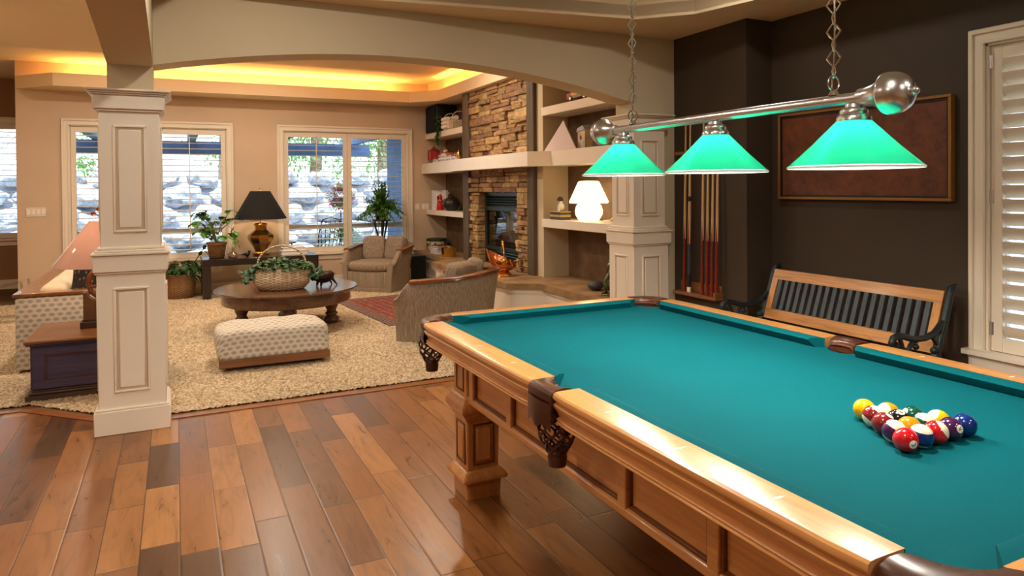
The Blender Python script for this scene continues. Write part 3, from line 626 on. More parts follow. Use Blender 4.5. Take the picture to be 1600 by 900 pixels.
# ------------------------------------------------------------------ pool table
PX0,PX1,PY0,PY1=.99,2.41,.552,3.188; BED=.745; TOP=.783
pool=T('pool_table','honey maple pool table with teal green cloth and leather net pockets','pool table',(1.7,1.87,0))
TO=Vector((1.7,1.87,0))
def TP(name,m,mat,parent=pool,**k):
    bmesh.ops.translate(m.bm,verts=m.bm.verts[:],vec=-TO); return O(name,m,mat,parent,**k)
def arcp(cx,cy_,r_,a0,a1,n=10): return [(cx+r_*math.cos(math.radians(a0+(a1-a0)*i/n)),cy_+r_*math.sin(math.radians(a0+(a1-a0)*i/n))) for i in range(n+1)]
bx0,bx1,by0,by1=1.06,2.34,.62,3.12
poly=[]
poly+=arcp(1.075,.655,.075,90,0); poly+=arcp(2.325,.655,.075,180,90); poly+=arcp(2.355,1.87,.07,-90-12,-270+12); poly+=arcp(2.325,3.085,.075,270,180); poly+=arcp(1.075,3.085,.075,0,-90); poly+=arcp(1.045,1.87,.07,90-12,-90+12)
m=MB(); m.prism(poly,BED-.03,BED); TP('bed_cloth',m,M['felt'],ang=20)
# rail frame: s along the rail, u inward from the outer face, d = which side
def fr(side):
    if side=='L': return lambda s,u,z:(PX0+u,s,z)
    if side=='R': return lambda s,u,z:(PX1-u,s,z)
    if side=='F': return lambda s,u,z:(s,PY1-u,z)
    return lambda s,u,z:(s,PY0+u,z)
RP=[(.098,TOP),(.016,TOP),(.008,.7815),(.002,.777),(.0,.771),(.0005,.765),(.004,.7595),(.011,.757),(.012,.752),(.005,.750),(.003,.746),(.004,.741),(.009,.732),(.016,.722),(.021,.713),(.022,.707),(.015,.705),(.012,.701),(.014,.698),(.017,.697),(.013,.694),(.012,.690),(.015,.687),(.05,.686),(.098,.70)]
CP=[(.096,TOP-.001),(.12,TOP+.001),(.143,TOP-.002),(.151,TOP-.008),(.148,TOP-.014),(.13,BED+.004),(.128,BED),(.096,BED)]
def railp(side,s0,s1,j0,j1,mat,sights):
    f_=fr(side); secs=[]
    n=14
    for i in range(n+1):
        t=i/n; s=s0+(s1-s0)*t; dd=min(s-s0,s1-s); k=max(0,1-dd/.02); k=k*k*.006
        secs.append([f_(s,u+ (k if u<.05 else 0),z) for u,z in RP])
    m=MB(); m.loft(secs); o=TP('rail',m,mat,ang=24)
    # cushion with angled jaws
    def sec(s,j): return [f_(s+j*max(0,(u-.096))/.055,u,z) for u,z in CP]
    m=MB(); m.loft([sec(s0-.004 if abs(j0)<.05 else s0-.002,j0),sec((s0*3+s1)/4,0),sec((s0+s1)/2,0),sec((s0+3*s1)/4,0),sec(s1+.004,j1)]); TP('cushion',m,M['felt'],ang=30)
    for s in sights:
        m=MB(); c=Vector(f_(s,.056,TOP+.0006)); a,b=(.0055,.019) if side in 'FN' else (.019,.0055)
        if side in 'FN': a,b=.0055,.019
        m._m([(c.x-a,c.y,c.z),(c.x,c.y-b,c.z),(c.x+a,c.y,c.z),(c.x,c.y+b,c.z)],[(0,1,2,3)])
        bmesh.ops.translate(m.bm,verts=m.bm.verts[:],vec=-TO); O('sight',m,M['pearl'],o,smooth=False)
yl=[2.751,2.456,2.16]; yn=[1.569,1.277,.987]
railp('L',1.945,2.985,.035,-.075,M['maple'],yl); railp('L',.755,1.795,.075,-.035,M['maple'],yn)
railp('R',1.945,2.985,.035,-.075,M['maple'],yl); railp('R',.755,1.795,.075,-.035,M['maple'],yn)
xs=[1.42,1.70,1.98]
railp('F',1.175,2.225,.075,-.075,M['maplex'],xs); railp('N',1.175,2.225,.075,-.075,M['maplex'],xs)
def pocket(cx,cyy,a0,a1,corner,lr=.12,w=.05):
    # collar swept on an arc around (cx,cyy); net below
    secs=[]; n=20
    prof=[(-w*.95,TOP-.034),(-w,TOP-.012),(-w*.85,TOP+.001),(-w*.3,TOP+.006),(w*.4,TOP+.004),(w*.85,TOP-.004),(w,TOP-.018),(w*.97,TOP-.036),(w*.6,TOP-.042),(-w*.6,TOP-.042)]
    for i in range(n+1):
        t=i/n; a=math.radians(a0+(a1-a0)*t); q=math.sin(PI*t)**.6
        k=.75+.25*q
        secs.append([(cx+(lr+d*k)*math.cos(a),cyy+(lr+d*k)*math.sin(a),z) for d,z in prof])
    if not corner:
        sg=1 if cx<1.7 else -1; fx=PX0+.001 if sg>0 else PX1-.001; secs=[]
        prof=[(0,TOP-.05),(0,TOP-.012),(.12,TOP-.002),(.4,TOP+.004),(.75,TOP+.002),(.93,TOP-.004),(1,TOP-.014),(1,TOP-.040),(.9,TOP-.048),(.2,TOP-.05)]
        for i in range(n+1):
            t=i/n; a=math.radians(a0+(a1-a0)*t); I=Vector((cx+.064*math.cos(a),cyy+.064*math.sin(a))); P=Vector((fx-sg*.004*math.sin(PI*t),cyy-sg*.0735+sg*.147*t))
            secs.append([(*I.lerp(P,d),z) for d,z in prof])
    m=MB(); m.loft(secs); o=TP('pocket',m,M['leather'],ang=50)
    am=math.radians((a0+a1)/2); ri=lr-w+.004
    m=MB(); 
    m.grid(lambda p,q:(cx+(ri+.02*math.sin(PI*q*.5))*math.cos(math.radians(a0-8+(a1-a0+16)*p)),cyy+(ri+.02*math.sin(PI*q*.5))*math.sin(math.radians(a0-8+(a1-a0+16)*p)),TOP-.012-.10*q),18,5)
    m.tube([(cx+(ri-.004)*math.cos(math.radians(a0+(a1-a0)*i/14)),cyy+(ri-.004)*math.sin(math.radians(a0+(a1-a0)*i/14)),TOP-.022) for i in range(15)],.004,6)
    bmesh.ops.translate(m.bm,verts=m.bm.verts[:],vec=-TO); O('liner',m,M['pocket'],o)
    # skirt on the outside
    sa=(a0+(a1-a0)*.02,a0+(a1-a0)*.98) if corner else (a0+(a1-a0)*.06,a0+(a1-a0)*.94)
    ro=lr+w*(.93 if corner else .72)
    m=MB()
    if not corner: m.grid(lambda p,q:(fx-sg*(.001+.016*math.sin(PI*p)*(.5+.5*math.sin(q*2.6))),cyy-.074+.148*p,TOP-.037-(.075+.008*math.cos(p*2*PI*2))*q),17,7)
    else: m.grid(lambda p,q:(cx+(ro-.006*math.cos(q*5)-.022*q*q)*math.cos(math.radians(sa[0]+(sa[1]-sa[0])*p)),cyy+(ro-.006*math.cos(q*5)-.022*q*q)*math.sin(math.radians(sa[0]+(sa[1]-sa[0])*p)),TOP-.035-(.082+.008*math.cos(p*2*PI*2))*q),17,7)
    bmesh.ops.translate(m.bm,verts=m.bm.verts[:],vec=-TO); O('skirt',m,M['leather'],o)
    if corner: nx,ny=cx+math.cos(am)*.128,cyy+math.sin(am)*.128
    else: nx,ny=(1.05 if sg>0 else 2.35),cyy-.005
    R=lambda q:.048+.012*math.sin(PI*min(1,q*1.1)**.9)-.018*q**3
    m=MB(); zt,zb=.70,.575; NS=8
    for k in range(NS):
        for sgn in (1,-1):
            pts=[]
            for i in range(17):
                q=i/16; a=2*PI*k/NS+sgn*(PI/NS)*.98*math.cos(q*PI*3); rr=R(q)+.0015*sgn; pts.append((nx+rr*math.cos(a),ny+rr*math.sin(a),zt+(zb-zt)*q))
            m.tube(pts,.0042,6,flat=.6)
    m.lathe([(.028,zb+.012),(.033,zb+.002),(.029,zb-.008),(.031,zb-.014),(.028,zb-.042)],16,Matrix.Translation((nx,ny,0)))
    bmesh.ops.translate(m.bm,verts=m.bm.verts[:],vec=-TO); O('net',m,M['leather'],o)
pocket(1.165,3.01,186,84,True); pocket(2.235,3.01,96,-6,True); pocket(1.165,.73,276,174,True); pocket(2.235,.73,6,-96,True)
pocket(1.115,1.87,238,122,False,.088,.028); pocket(2.285,1.87,58,-58,False,.088,.028)
# apron with recessed panels
def apron(side,a0,a1,plane,stiles,mat):
    sg=1
    def bxx(p0,p1,d0,d1,z0,z1,bev=0.004):
        if side in 'LR':
            x0,x1=(plane+d0,plane+d1) if side=='L' else (plane-d1,plane-d0); m.box(x0,x1,p0,p1,z0,z1,bev)
        else:
            y0,y1=(plane-d1,plane-d0) if side=='F' else (plane+d0,plane+d1); m.box(p0,p1,y0,y1,z0,z1,bev)
    m=MB(); bxx(a0,a1,0,.05,.432,.467,.008); bxx(a0,a1,0,.05,.635,.69); 
    for s in stiles: bxx(s-.021,s+.021,0,.05,.46,.64,.003)
    o=TP('apron',m,mat)
    for i in range(len(stiles)-1):
        p0,p1=stiles[i]+.021,stiles[i+1]-.021
        m=MB(); bxx(p0-.003,p1+.003,.020,.045,.46,.64,0); q=TP('panel_field',m,mat,o); q.location=(0,0,0)
        m=MB(); g=.010
        bxx(p0,p0+g,.008,.03,.467,.635,.002); bxx(p1-g,p1,.008,.03,.467,.635,.002); bxx(p0+g,p1-g,.008,.03,.467,.467+g,.002); bxx(p0+g,p1-g,.008,.03,.635-g,.635,.002); q=TP('panel_molding',m,M['mapled'],o)
st=[.89,1.29-.38+.38-.0] 
ys=[.93-.021+.0]; ys=[.909+.38*i+.0 for i in range(6)]
apron('L',.85,2.87,1.15,ys,M['maple']); apron('R',.85,2.87,2.25,ys,M['maple'])
xsx=[1.30+.021,1.70,2.10-.021]; apron('F',1.27,2.13,3.02,xsx,M['maplex']); apron('N',1.27,2.13,.72,xsx,M['maplex'])
m=MB(); m.box(1.06,2.34,.64,3.10,.685,.716); m.box(1.18,2.22,.76,2.98,.60,.69); TP('slate_frame',m,M['maplex'])
# legs
def leg(cx,cyy):
    root=bpy.data.objects.new('leg',None); col.objects.link(root); root.parent=pool; root.location=(cx-1.7,cyy-1.87,0)
    def sq(h): return [(h,h),(-h,h),(-h,-h),(h,-h)]
    def lo(prof,b=0):
        m=MB(); m.loft([[(x,y,z) for x,y in sq(h)] for h,z in prof]); 
        bmesh.ops.bevel(m.bm,geom=[e for e in m.bm.edges if abs((e.verts[0].co-e.verts[1].co).z)>.003 and abs((e.verts[0].co-e.verts[1].co).normalized().z)>.6],offset=.004,segments=2,affect='EDGES'); return m
    O('upper_block',lo([(.079,.40),(.079,.69)]),M['maplez'],root)
    O('cap_molding',lo([(.084,.455),(.090,.45),(.095,.44),(.108,.425),(.112,.41),(.110,.395),(.098,.378),(.088,.366),(.084,.352)]),M['maplez'],root,ang=60)
    O('shaft',lo([(.078,.365),(.074,.10)]),M['maplez'],root)
    O('base_molding',lo([(.080,.128),(.088,.122),(.104,.104),(.108,.094),(.106,.084),(.086,.078)]),M['maplez'],root,ang=60)
    O('foot',lo([(.084,.082),(.080,.0)]),M['maplez'],root)
    for a in range(4):
        R=Matrix.Rotation(a*PI/2,4,'Z')
        m=MB(); Q=R@Matrix.Translation((0,-.0762,0)); g=.009
        for b in ((-.052,-.052+g,.15,.335),(.052-g,.052,.15,.335),(-.052+g,.052-g,.15,.15+g),(-.052+g,.052-g,.335-g,.335)): m.box(b[0],b[1],-.005,.006,b[2],b[3],.002,M=Q)
        O('panel_molding',m,M['mapled'],root); m=MB(); m.box(-.034,.034,-.006,.004,.168,.317,.004,M=Q); O('panel_field',m,M['maplez'],root)
        m=MB(); Q=R@Matrix.Translation((0,-.0795,0))
        for b in ((-.045,-.045+g,.475,.66),(.045-g,.045,.475,.66),(-.045+g,.045-g,.475,.475+g),(-.045+g,.045-g,.66-g,.66)): m.box(b[0],b[1],-.003,.004,b[2],b[3],.0015,M=Q)
        O('block_molding',m,M['mapled'],root)
for cx in (1.23,2.17):
    for cyy in (2.935,.805): leg(cx,cyy)
# ------------------------------------------------------------------ balls
def ballmat(name,c,stripe):
    n=N(name); n.bsdf(c,.12,0,Coat_Weight=.5,Coat_Roughness=.05)
    if stripe:
        q=n.n('ShaderNodeTexCoord'); s=n.n('ShaderNodeSeparateXYZ'); n.l(q.outputs['Object'],s.inputs[0]); a=n.math('ABSOLUTE',s.outputs[2]); n.set('Base Color',n.mix(n.math('GREATER_THAN',a,.0155),c,lin(246,236,206)))
    return n.m
BR=.028575
M['spot']=simple('ball_number_spot',lin(246,238,214),.12); M['ink']=simple('ball_ink',lin(20,18,20),.2)
def glyph(s,size):
    cu=bpy.data.curves.new('numeral','FONT'); cu.body=s; cu.size=size; cu.align_x='CENTER'; cu.align_y='CENTER'; cu.offset=size*.012
    o=bpy.data.objects.new('numeral_source',cu); col.objects.link(o); dg=bpy.context.evaluated_depsgraph_get(); dg.update()
    me=bpy.data.meshes.new_from_object(o.evaluated_get(dg)); bpy.data.objects.remove(o); bpy.data.curves.remove(cu); return me
def billiard(num,pos,c,stripe,view,roll,lab,faxis=None):
    o=MB(); o.ball((0,0,0),BR,36); ob=O('billiard_ball',o,ballmat('ball_%s_resin'%num,c,stripe)); ob.location=pos; tag(ob,lab,'billiard ball','racked billiard balls')
    # local +X carries the number; stripe band around local Z
    v=Vector(view).normalized(); zax=Vector(faxis).normalized() if faxis else Vector((0,0,1)); zax=(zax-v*zax.dot(v)).normalized()
    Rm=Matrix((v,zax.cross(v),zax)).transposed(); ob.rotation_euler=Rm.to_euler()
    for sgn in (1,):
        m=MB(); R0=BR+.00012; al=.36
        m.grid(lambda p,q:(sgn*R0*math.cos(al*q),R0*math.sin(al*q)*math.cos(2*PI*p),R0*math.sin(al*q)*math.sin(2*PI*p)),24,5,cu=True); O('number_spot',m,M['spot'],ob)
        if sgn<0: continue
        me=glyph(str(num),.0165 if num<10 else .0125); rc,rs=math.cos(roll),math.sin(roll)
        for vt in me.vertices:
            a,b=vt.co.x*rc-vt.co.y*rs,vt.co.x*rs+vt.co.y*rc; w=Vector((math.sqrt(max(0,BR*BR-a*a-b*b)),a,b)); vt.co=w.normalized()*(BR+.0003)
        me.materials.clear(); me.materials.append(M['ink']); g=bpy.data.objects.new('numeral',me); col.objects.link(g); g.parent=ob
Y_=lin(250,186,8);BL=lin(18,44,112);RD=lin(206,22,34);PU=lin(66,24,72);OR=lin(246,140,10);GR=lin(10,74,58);MA=lin(130,26,30);BK=lin(18,16,18)
tri=[(3,0,0,RD,0,(-.28,-.80,-.05),2.0+PI,'red billiard ball numbered 3 at the nearest corner of the rack',None),
(10,0,1,BL,1,(.6,.8,.1),0,'blue striped billiard ball between the red 3 and the red striped ball',(0,-.15,1)),
(11,0,2,RD,1,(.6,.8,.3),0,'red striped billiard ball in the front row of the rack',(.70,-.2,.6)),
(4,0,3,PU,0,(-.12,-.85,.25),2.4,'purple billiard ball numbered 4 in the front row',None),
(2,0,4,BL,0,(.6,.8,.1),0,'solid blue billiard ball at the right corner of the rack',None),
(12,1,0,PU,1,(.6,.5,.1),0,'purple striped billiard ball behind the red 3',(.2,-.3,1)),
(5,1,1,OR,0,(.5,.8,-.1),0,'solid orange billiard ball in the middle of the rack',None),
(14,1,2,GR,1,(.7,.7,.0),0,'green striped billiard ball showing mostly white, right of the solid orange one',(-.35,-.6,.75)),
(9,1,3,Y_,1,(.7,.7,.0),0,'yellow striped billiard ball behind the purple 4',(.23,-.67,-.5)),
(7,2,0,MA,0,(.25,-.45,.86),.6,'solid maroon billiard ball on the left edge of the rack',None),
(8,2,1,BK,0,(-.15,-.35,.92),.3,'black eight ball in the middle of the rack',None),
(6,2,2,GR,0,(-.75,.3,.55),0,'solid dark green billiard ball on the back edge of the rack',None),
(15,3,0,MA,1,(.2,.9,.3),0,'maroon striped billiard ball with a white top between yellow and maroon balls',(.55,-.35,.75)),
(13,3,1,OR,1,(.2,.9,.2),0,'orange striped billiard ball on the back edge next to the yellow one',(-.85,.41,.35)),
(1,4,0,Y_,0,(.5,.8,.1),0,'solid yellow billiard ball at the far corner of the rack',None)]
for num,rw,i,c,s_,v,ro,lab,fa in tri: billiard(num,(1.577+.0288*rw+.0576*i,1.092+.0499*rw,BED+BR),c,s_,v,ro,lab,fa)
# ------------------------------------------------------------------ billiard light
bl=T('billiard_light','three-shade green glass billiard light on a brushed nickel bar hung by chains','pendant light',(1.7,1.89,1.63))
m=MB(); m.tube([(0,-.64,0),(0,.66,0)],.0165,20); O('bar',m,M['nickel'],bl)
for sg,y in ((1,.62),(-1,-.60)):
    Rm=Matrix.Translation((0,y,0))@Matrix.Rotation(-sg*PI/2,4,'X'); m=MB()
    m.lathe([(.0195,-.02),(.024,-.018),(.025,.0),(.031,.028),(.042,.052),(.052,.060),(.056,.064),(.057,.070),(.055,.075),(.056,.082),(.053,.098),(.045,.113),(.033,.124),(.018,.130),(.012,.131),(.010,.134),(.012,.140),(.009,.147),(.001,.150)],32,Rm); O('end_cap',m,M['nickel'],bl,ang=50)
for y in (.476,-.497):
    m=MB(); n_l=30; z=.055
    m.lathe([(.016,.016),(.012,.026),(.005,.032)],14,Matrix.Translation((0,y,0))); m.tube([(.022*math.cos(t),y,.05+.022*math.sin(t)) for t in [2*PI*i/16 for i in range(16)]],.003,6,True)
    z=.066
    while z<1.24:
        for k,(w,h) in enumerate(((.011,.036),(.019,.052))):
            pts=[(0,-0.0,0),(0,w*.6,h*.28),(0,w,h*.5),(0,w*.6,h*.72),(0,0,h),(0,-w*.6,h*.72),(0,-w,h*.5),(0,-w*.6,h*.28)]
            R=Matrix.Translation((0,y,z))@Matrix.Rotation((1.9,.35)[k],4,'Z'); m.tube(pts,.0026,6,True,M=R); z+=h-.006
    O('chain',m,M['chrome'],bl)
    m=MB(); m.tube([(.006*math.sin(i*1.7),y+.007*math.cos(i*1.3),.03+i*.1) for i in range(13)],.003,6); O('cord',m,M['chrome'],bl)
for i,y in enumerate((.542,-.012,-.562)):
    sh=bpy.data.objects.new('shade',None); col.objects.link(sh); sh.parent=bl; sh.location=(0,y,0)
    m=MB(); m.lathe([(.018,-.014),(.022,-.016),(.024,-.026),(.034,-.030),(.037,-.036),(.036,-.044),(.043,-.048),(.046,-.056),(.046,-.064),(.040,-.068)],24); O('holder',m,M['nickel'],sh,ang=50)
    m=MB(); m.lathe([(.040,-.058),(.046,-.064),(.110,-.130),(.166,-.183),(.172,-.188)],48,cap=False); O('green_glass',m,M['greenglass'],sh,ang=70,label='green outer glass')
    m=MB(); m.lathe([(.036,-.063),(.105,-.131),(.162,-.186),(.1695,-.1935),(.1735,-.1955),(.1755,-.192),(.1735,-.1885)],48,cap=False); O('white_liner',m,M['whiteglass'],sh,ang=70,label='white inner glass')
    m=MB(); m.ball((0,0,-.10),.022,14); m.tube([(0,0,-.05),(0,0,-.085)],[.014,.018],10); O('bulb',m,M['bulb'],sh)
    ld=bpy.data.lights.new('bulb_light','POINT'); ld.energy=34; ld.color=(1,.92,.78); ld.shadow_soft_size=.03; lo_=bpy.data.objects.new('bulb_light',ld); col.objects.link(lo_); lo_.location=(1.7,1.89+y,1.63-.15)
# ------------------------------------------------------------------ seating
def tub_chair(lab,x,y,rz):
    t=T('tub_chair',lab,'armchair',(x,y,.012),rz,'striped barrel tub armchairs')
    # plan path: front-left -> back -> front-right ; front is -y
    W,D=.41,.40
    def path(p,off):
        # p in 0..1 ; straight arms then elliptical back
        if p<.25: q=p/.25; x_,y_=-W+.03*(1-q),-D+q*.42; nx,ny=-1,0
        elif p>.75: q=(p-.75)/.25; x_,y_=W-.03*q,.02-q*.42; nx,ny=1,0
        else:
            a=PI-(p-.25)/.5*PI; nx,ny=math.cos(a),math.sin(a); x_,y_=W*nx,.02+.38*ny
            l=math.hypot(nx/W,ny/.38); nx,ny=nx/W/l,ny/.38/l
        return x_-nx*off,y_-ny*off
    def h(p):
        d=min(p,1-p)
        if d<.10: q=d/.10; return .39+.155*(q*q*(3-2*q))
        return .545+.075*min(1,(d-.10)/.35)**1.2
    m=MB(); n=48
    secs=[]
    for i in range(n+1):
        p=i/n; H_=h(p); fl=.035*min(1,H_/.6); pts=[]
        for off,z in ((.035,.0),(.025,.15),(-fl*.3+.01,.36),(-fl,H_-.02),(-fl+.012,H_),(.055-fl,H_),(.068-fl,H_-.02),(.085,.36),(.095,.12),(.095,.0)):
            a,b=path(p,off); pts.append((a,b,min(z,H_) if z>.2 else z))
        secs.append(pts)
    m.loft(secs); O('shell',m,M['uph'],t,ang=50)
    m=MB(); secs=[]
    for i in range(5,n-4):
        p=i/n; H_=h(p); pts=[]
        for off,z in ((-.052,H_-.012),(-.048,H_+.012),(-.02,H_+.022),(.022,H_+.022),(.045,H_+.012),(.046,H_-.012)):
            a,b=path(p,off); pts.append((a,b,z))
        secs.append(pts)
    m.loft(secs); O('wood_rail',m,M['walnut2'],t,ang=50)
    m=MB(); m.box(-.345,.345,-.385,.25,.0,.27,.012,2); m.box(-.35,.35,-.391,-.37,.0,.055,.004); O('seat_base',m,M['uph'],t)
    def cush(x0,x1,y0,y1,z0,z1,rr,tilt=0,rzz=0):
        tt=bmesh.new(); bmesh.ops.create_cube(tt,size=2); bmesh.ops.subdivide_edges(tt,edges=tt.edges[:],cuts=6,use_grid_fill=True)
        for v in tt.verts:
            c=v.co; e=3.2; L_=(abs(c.x)**e+abs(c.y)**e+abs(c.z)**e)**(1/e); k=max(abs(c.x),abs(c.y),abs(c.z))/L_; q=Vector((c.x*(.35+.65*k),c.y*(.35+.65*k),c.z*(.35+.65*k)))
            v.co=Vector((q.x*(x1-x0)/2,q.y*(y1-y0)/2,q.z*(z1-z0)/2))
        mm=MB(); mm.merge(tt,Matrix.Translation(((x0+x1)/2,(y0+y1)/2,(z0+z1)/2))@Matrix.Rotation(rzz,4,'Z')@Matrix.Rotation(tilt,4,'X')); return mm
    O('seat_cushion',cush(-.335,.335,-.41,.24,.26,.405,.05),M['uph'],t,ang=80)
    O('back_pillow',cush(-.325,-.005,.06,.23,.36,.715,.05,-.22,.30),M['uph'],t,ang=80); O('back_pillow',cush(.005,.325,.06,.23,.36,.715,.05,-.22,-.30),M['uph'],t,ang=80)
    return t
M['walnut2']=wood('reddish_walnut_rail',lin(70,34,16),lin(112,60,30),lin(134,78,42),0,.3,1,.5)
tub_chair('taupe striped tub armchair facing the room in front of the double window',2.54,9.44,math.radians(-42))
tub_chair('taupe striped tub armchair seen from behind next to the pool table corner',2.30,6.06,math.radians(227))
# ottoman
ot=T('ottoman','long tufted fan-patterned ottoman on a low wooden frame','ottoman',(.685,5.90,.012),math.radians(0))
m=MB(); rng=random.Random(2)
def ottop(u_,v_):
    # u around profile across depth, v along length ; closed loft instead
    return None
nu,nv=41,29; Wd,Dp=.425,.285
secs=[]
tt=bmesh.new(); bmesh.ops.create_cube(tt,size=2); bmesh.ops.subdivide_edges(tt,edges=tt.edges[:],cuts=14,use_grid_fill=True)
for v in tt.verts:
    c=v.co.copy(); e=4.4+max(0,-c.z)*7; L_=(abs(c.x)**e+abs(c.y)**e+abs(c.z)**e)**(1/e); k=max(abs(c.x),abs(c.y),abs(c.z))/L_; q=c*(.3+.7*k)
    x_,y_,z_=q.x*Wd,q.y*Dp,q.z*.118+.198
    if z_<.2: f_=(.2-z_)/.11; x_*=1-.03*f_*f_; y_*=1-.03*f_*f_
    if c.z>.5:
        for bxp,byp in ((-.24,-.09),(0,-.09),(.24,-.09),(-.12,.09),(.12,.09),(-.34,.09),(.34,.09)):
            d2=(x_-bxp)**2+(y_-byp)**2; z_-=.034*math.exp(-d2/.0032)
        z_+=.012*math.cos(x_*26)*.4
    v.co=Vector((x_,y_,z_))
m.merge(tt); O('cushion',m,M['fan'],ot,ang=80)
m=MB(); m.box(-.41,.41,-.285,-.255,.035,.098,.004); m.box(-.40,.40,.225,.25,.035,.098,.004); m.box(-.40,-.375,-.255,.225,.035,.09,.004); m.box(.375,.40,-.255,.225,.035,.09,.004); m.box(-.375,.375,-.25,.225,.06,.088); O('frame',m,M['midwood'],ot)
for a in (-.34,.34):
    for b in (-.19,.19):
        m=MB(); m.lathe([(.018,0),(.022,.05)],12,Matrix.Translation((a,b,0))); O('foot',m,M['midwood'],ot)
# coffee table
ct=T('coffee_table','low round dark walnut table on turned pedestal legs','coffee table',(1.0,7.28,.012),.25)
m=MB(); m.lathe([(.60,.355),(.62,.375),(.672,.378),(.684,.384),(.688,.392),(.684,.399),(.66,.40)],72); O('tabletop',m,M['walnut'],ct)
m=MB(); m.lathe([(.60,.255),(.615,.262),(.62,.27),(.62,.375),(.60,.378)],72); O('apron',m,M['walnut'],ct)
LP=[(.055,0),(.075,.012),(.082,.035),(.078,.062),(.055,.078),(.05,.085),(.062,.098),(.064,.11),(.05,.122),(.046,.14),(.06,.165),(.07,.195),(.072,.215),(.058,.24),(.062,.258)]
for a in (0,PI/2,PI,1.5*PI):
    m=MB(); m.lathe(LP,24,Matrix.Translation((.43*math.cos(a-.35),.43*math.sin(a-.35),0))); O('leg',m,M['walnut'],ct,ang=60)
m=MB(); m.lathe([(r_*1.35,z) for r_,z in LP],24); O('center_leg',m,M['walnut'],ct,ang=60)
# console
cn=T('console_table','long low espresso Parsons console table under the windows','console table',(1.0,9.82,.012))
m=MB(); m.box(-.71,.71,-.33,.33,.415,.50,.004); O('tabletop',m,M['espresso'],cn)
for a in (-.66,.66):
    for b in (-.28,.28): m=MB(); m.box(a-.05,a+.05,b-.05,b+.05,0,.416,.003); O('leg',m,M['espresso'],cn)
CT=.512
# sofa
sf=T('sofa','fan-patterned sofa with wooden top rail along its boxed back and arm','sofa',(-.70,7.3,.012))
m=MB(); m.box(-.40,.40,-.97,-.86,.02,.575,.02,2); O('arm',m,M['fan'],sf); m=MB(); m.box(-.40,.40,.86,.97,.02,.575,.02,2); O('arm',m,M['fan'],sf)
m=MB(); m.box(-.40,-.28,-.86,.86,.02,.575,.02,2); O('back',m,M['fan'],sf)
m=MB(); m.box(-.28,.38,-.86,.86,.03,.27,.01); O('base',m,M['fan'],sf)
m=MB(); m.box(-.415,.41,-.98,-.85,.577,.602,.004); m.box(-.415,-.27,-.85,.98,.577,.602,.004); m.box(-.27,.41,.85,.98,.577,.602,.004); O('wood_rail',m,M['midwoody'],sf)
M['beigecush']=simple('beige_cushion',lin(220,198,166),.9,0,.04,30,.1)
for a in (-.43,.43): m=MB(); m.box(-.26,.39,a-.42,a+.42,.27,.43,.05,3); O('seat_cushion',m,M['beigecush'],sf); m=MB(); m.box(-.275,-.08,a-.42,a+.42,.40,.64,.06,3); O('back_cushion',m,M['beigecush'],sf)
m=MB(); 
tt=bmesh.new(); bmesh.ops.create_cube(tt,size=2); bmesh.ops.subdivide_edges(tt,edges=tt.edges[:],cuts=8,use_grid_fill=True)
for v in tt.verts:
    c=v.co; w_=1-max(abs(c.x),abs(c.z))**4; v.co=Vector((c.x*.20*(1-.12*(1-c.z*c.z)),c.y*(.015+.07*max(0,w_)),c.z*.19*(1-.12*(1-c.x*c.x))))
m.merge(tt,Matrix.Rotation(-.35,4,'X')@Matrix.Rotation(.1,4,'Y')); po=O('throw_pillow',m,M['pillow'],None,(-.585,6.625,.64),80); tag(po,'dark brown leaf-dotted throw pillow leaning on the sofa arm','pillow')
# chest with lamp
ch=T('chest','indigo stained wooden chest with panelled front and brown top','chest',(-.50,5.80,.012))
m=MB(); m.box(-.36,.36,-.31,.31,.06,.345,.003); O('carcass',m,M['indigo'],ch)
m=MB(); m.box(-.405,.405,-.355,.355,.375,.395,.006); O('top',m,M['midwood'],ch)
m=MB(); m.box(-.395,.395,-.345,.345,.362,.376,.004); m.box(-.375,.375,-.325,.325,.345,.363,.006); O('cornice',m,M['indigo'],ch)
m=MB(); m.prism([(-.40,-.35),(.40,-.35),(.40,.35),(-.40,.35)],0,.035); m.box(-.385,.385,-.335,.335,.035,.052,.006); m.box(-.37,.37,-.32,.32,.05,.065,.004); O('plinth',m,wood('dark_plinth',lin(50,34,30),lin(76,54,44),lin(96,70,56),0,.45),ch)
for nm,R in (('front_panel',Matrix.Translation((0,-.31,0))),('end_panel',Matrix.Translation((-.36,0,0))@Matrix.Rotation(-PI/2,4,'Z'))):
    w_=.36 if nm=='front_panel' else .31; m=MB(); b=.065
    m.box(-w_,w_,-.014,.0,.07,.07+b-.015,.002,M=R); m.box(-w_,w_,-.014,.0,.345-b+.015,.345,.002,M=R); m.box(-w_,-w_+b,-.014,.0,.12,.30,.002,M=R); m.box(w_-b,w_,-.014,.0,.12,.30,.002,M=R); O(nm+'_frame',m,M['indigo'],ch)
    m=MB(); g=.008
    for q in ((-w_+b,-w_+b+g,.12,.295),(w_-b-g,w_-b,.12,.295),(-w_+b+g,w_-b-g,.12,.12+g),(-w_+b+g,w_-b-g,.295-g,.295)): m.box(q[0],q[1],-.008,.002,q[2],q[3],M=R)
    O(nm+'_molding',m,M['walnut'],ch)
ll=T('table_lamp','table lamp with conical pink shade on an antique wooden pulley base','table lamp',(-.46,5.86,.407))
m=MB(); m.box(-.165,.165,-.07,.07,0,.045,.004); m.box(-.15,.15,-.055,.055,.045,.06,.003); O('base',m,simple('dark_bronzed_wood',lin(66,44,32),.5,0,.2,20),ll)
m=MB(); pr=[(-.145,.055),(.145,.055),(.145,.25)]+[(.145-.02,.25)]+[(.125*math.cos(a),.25-.07*math.sin(a)) for a in [PI*i/10 for i in range(1,10)]]+[(-.125,.25),(-.145,.25)]
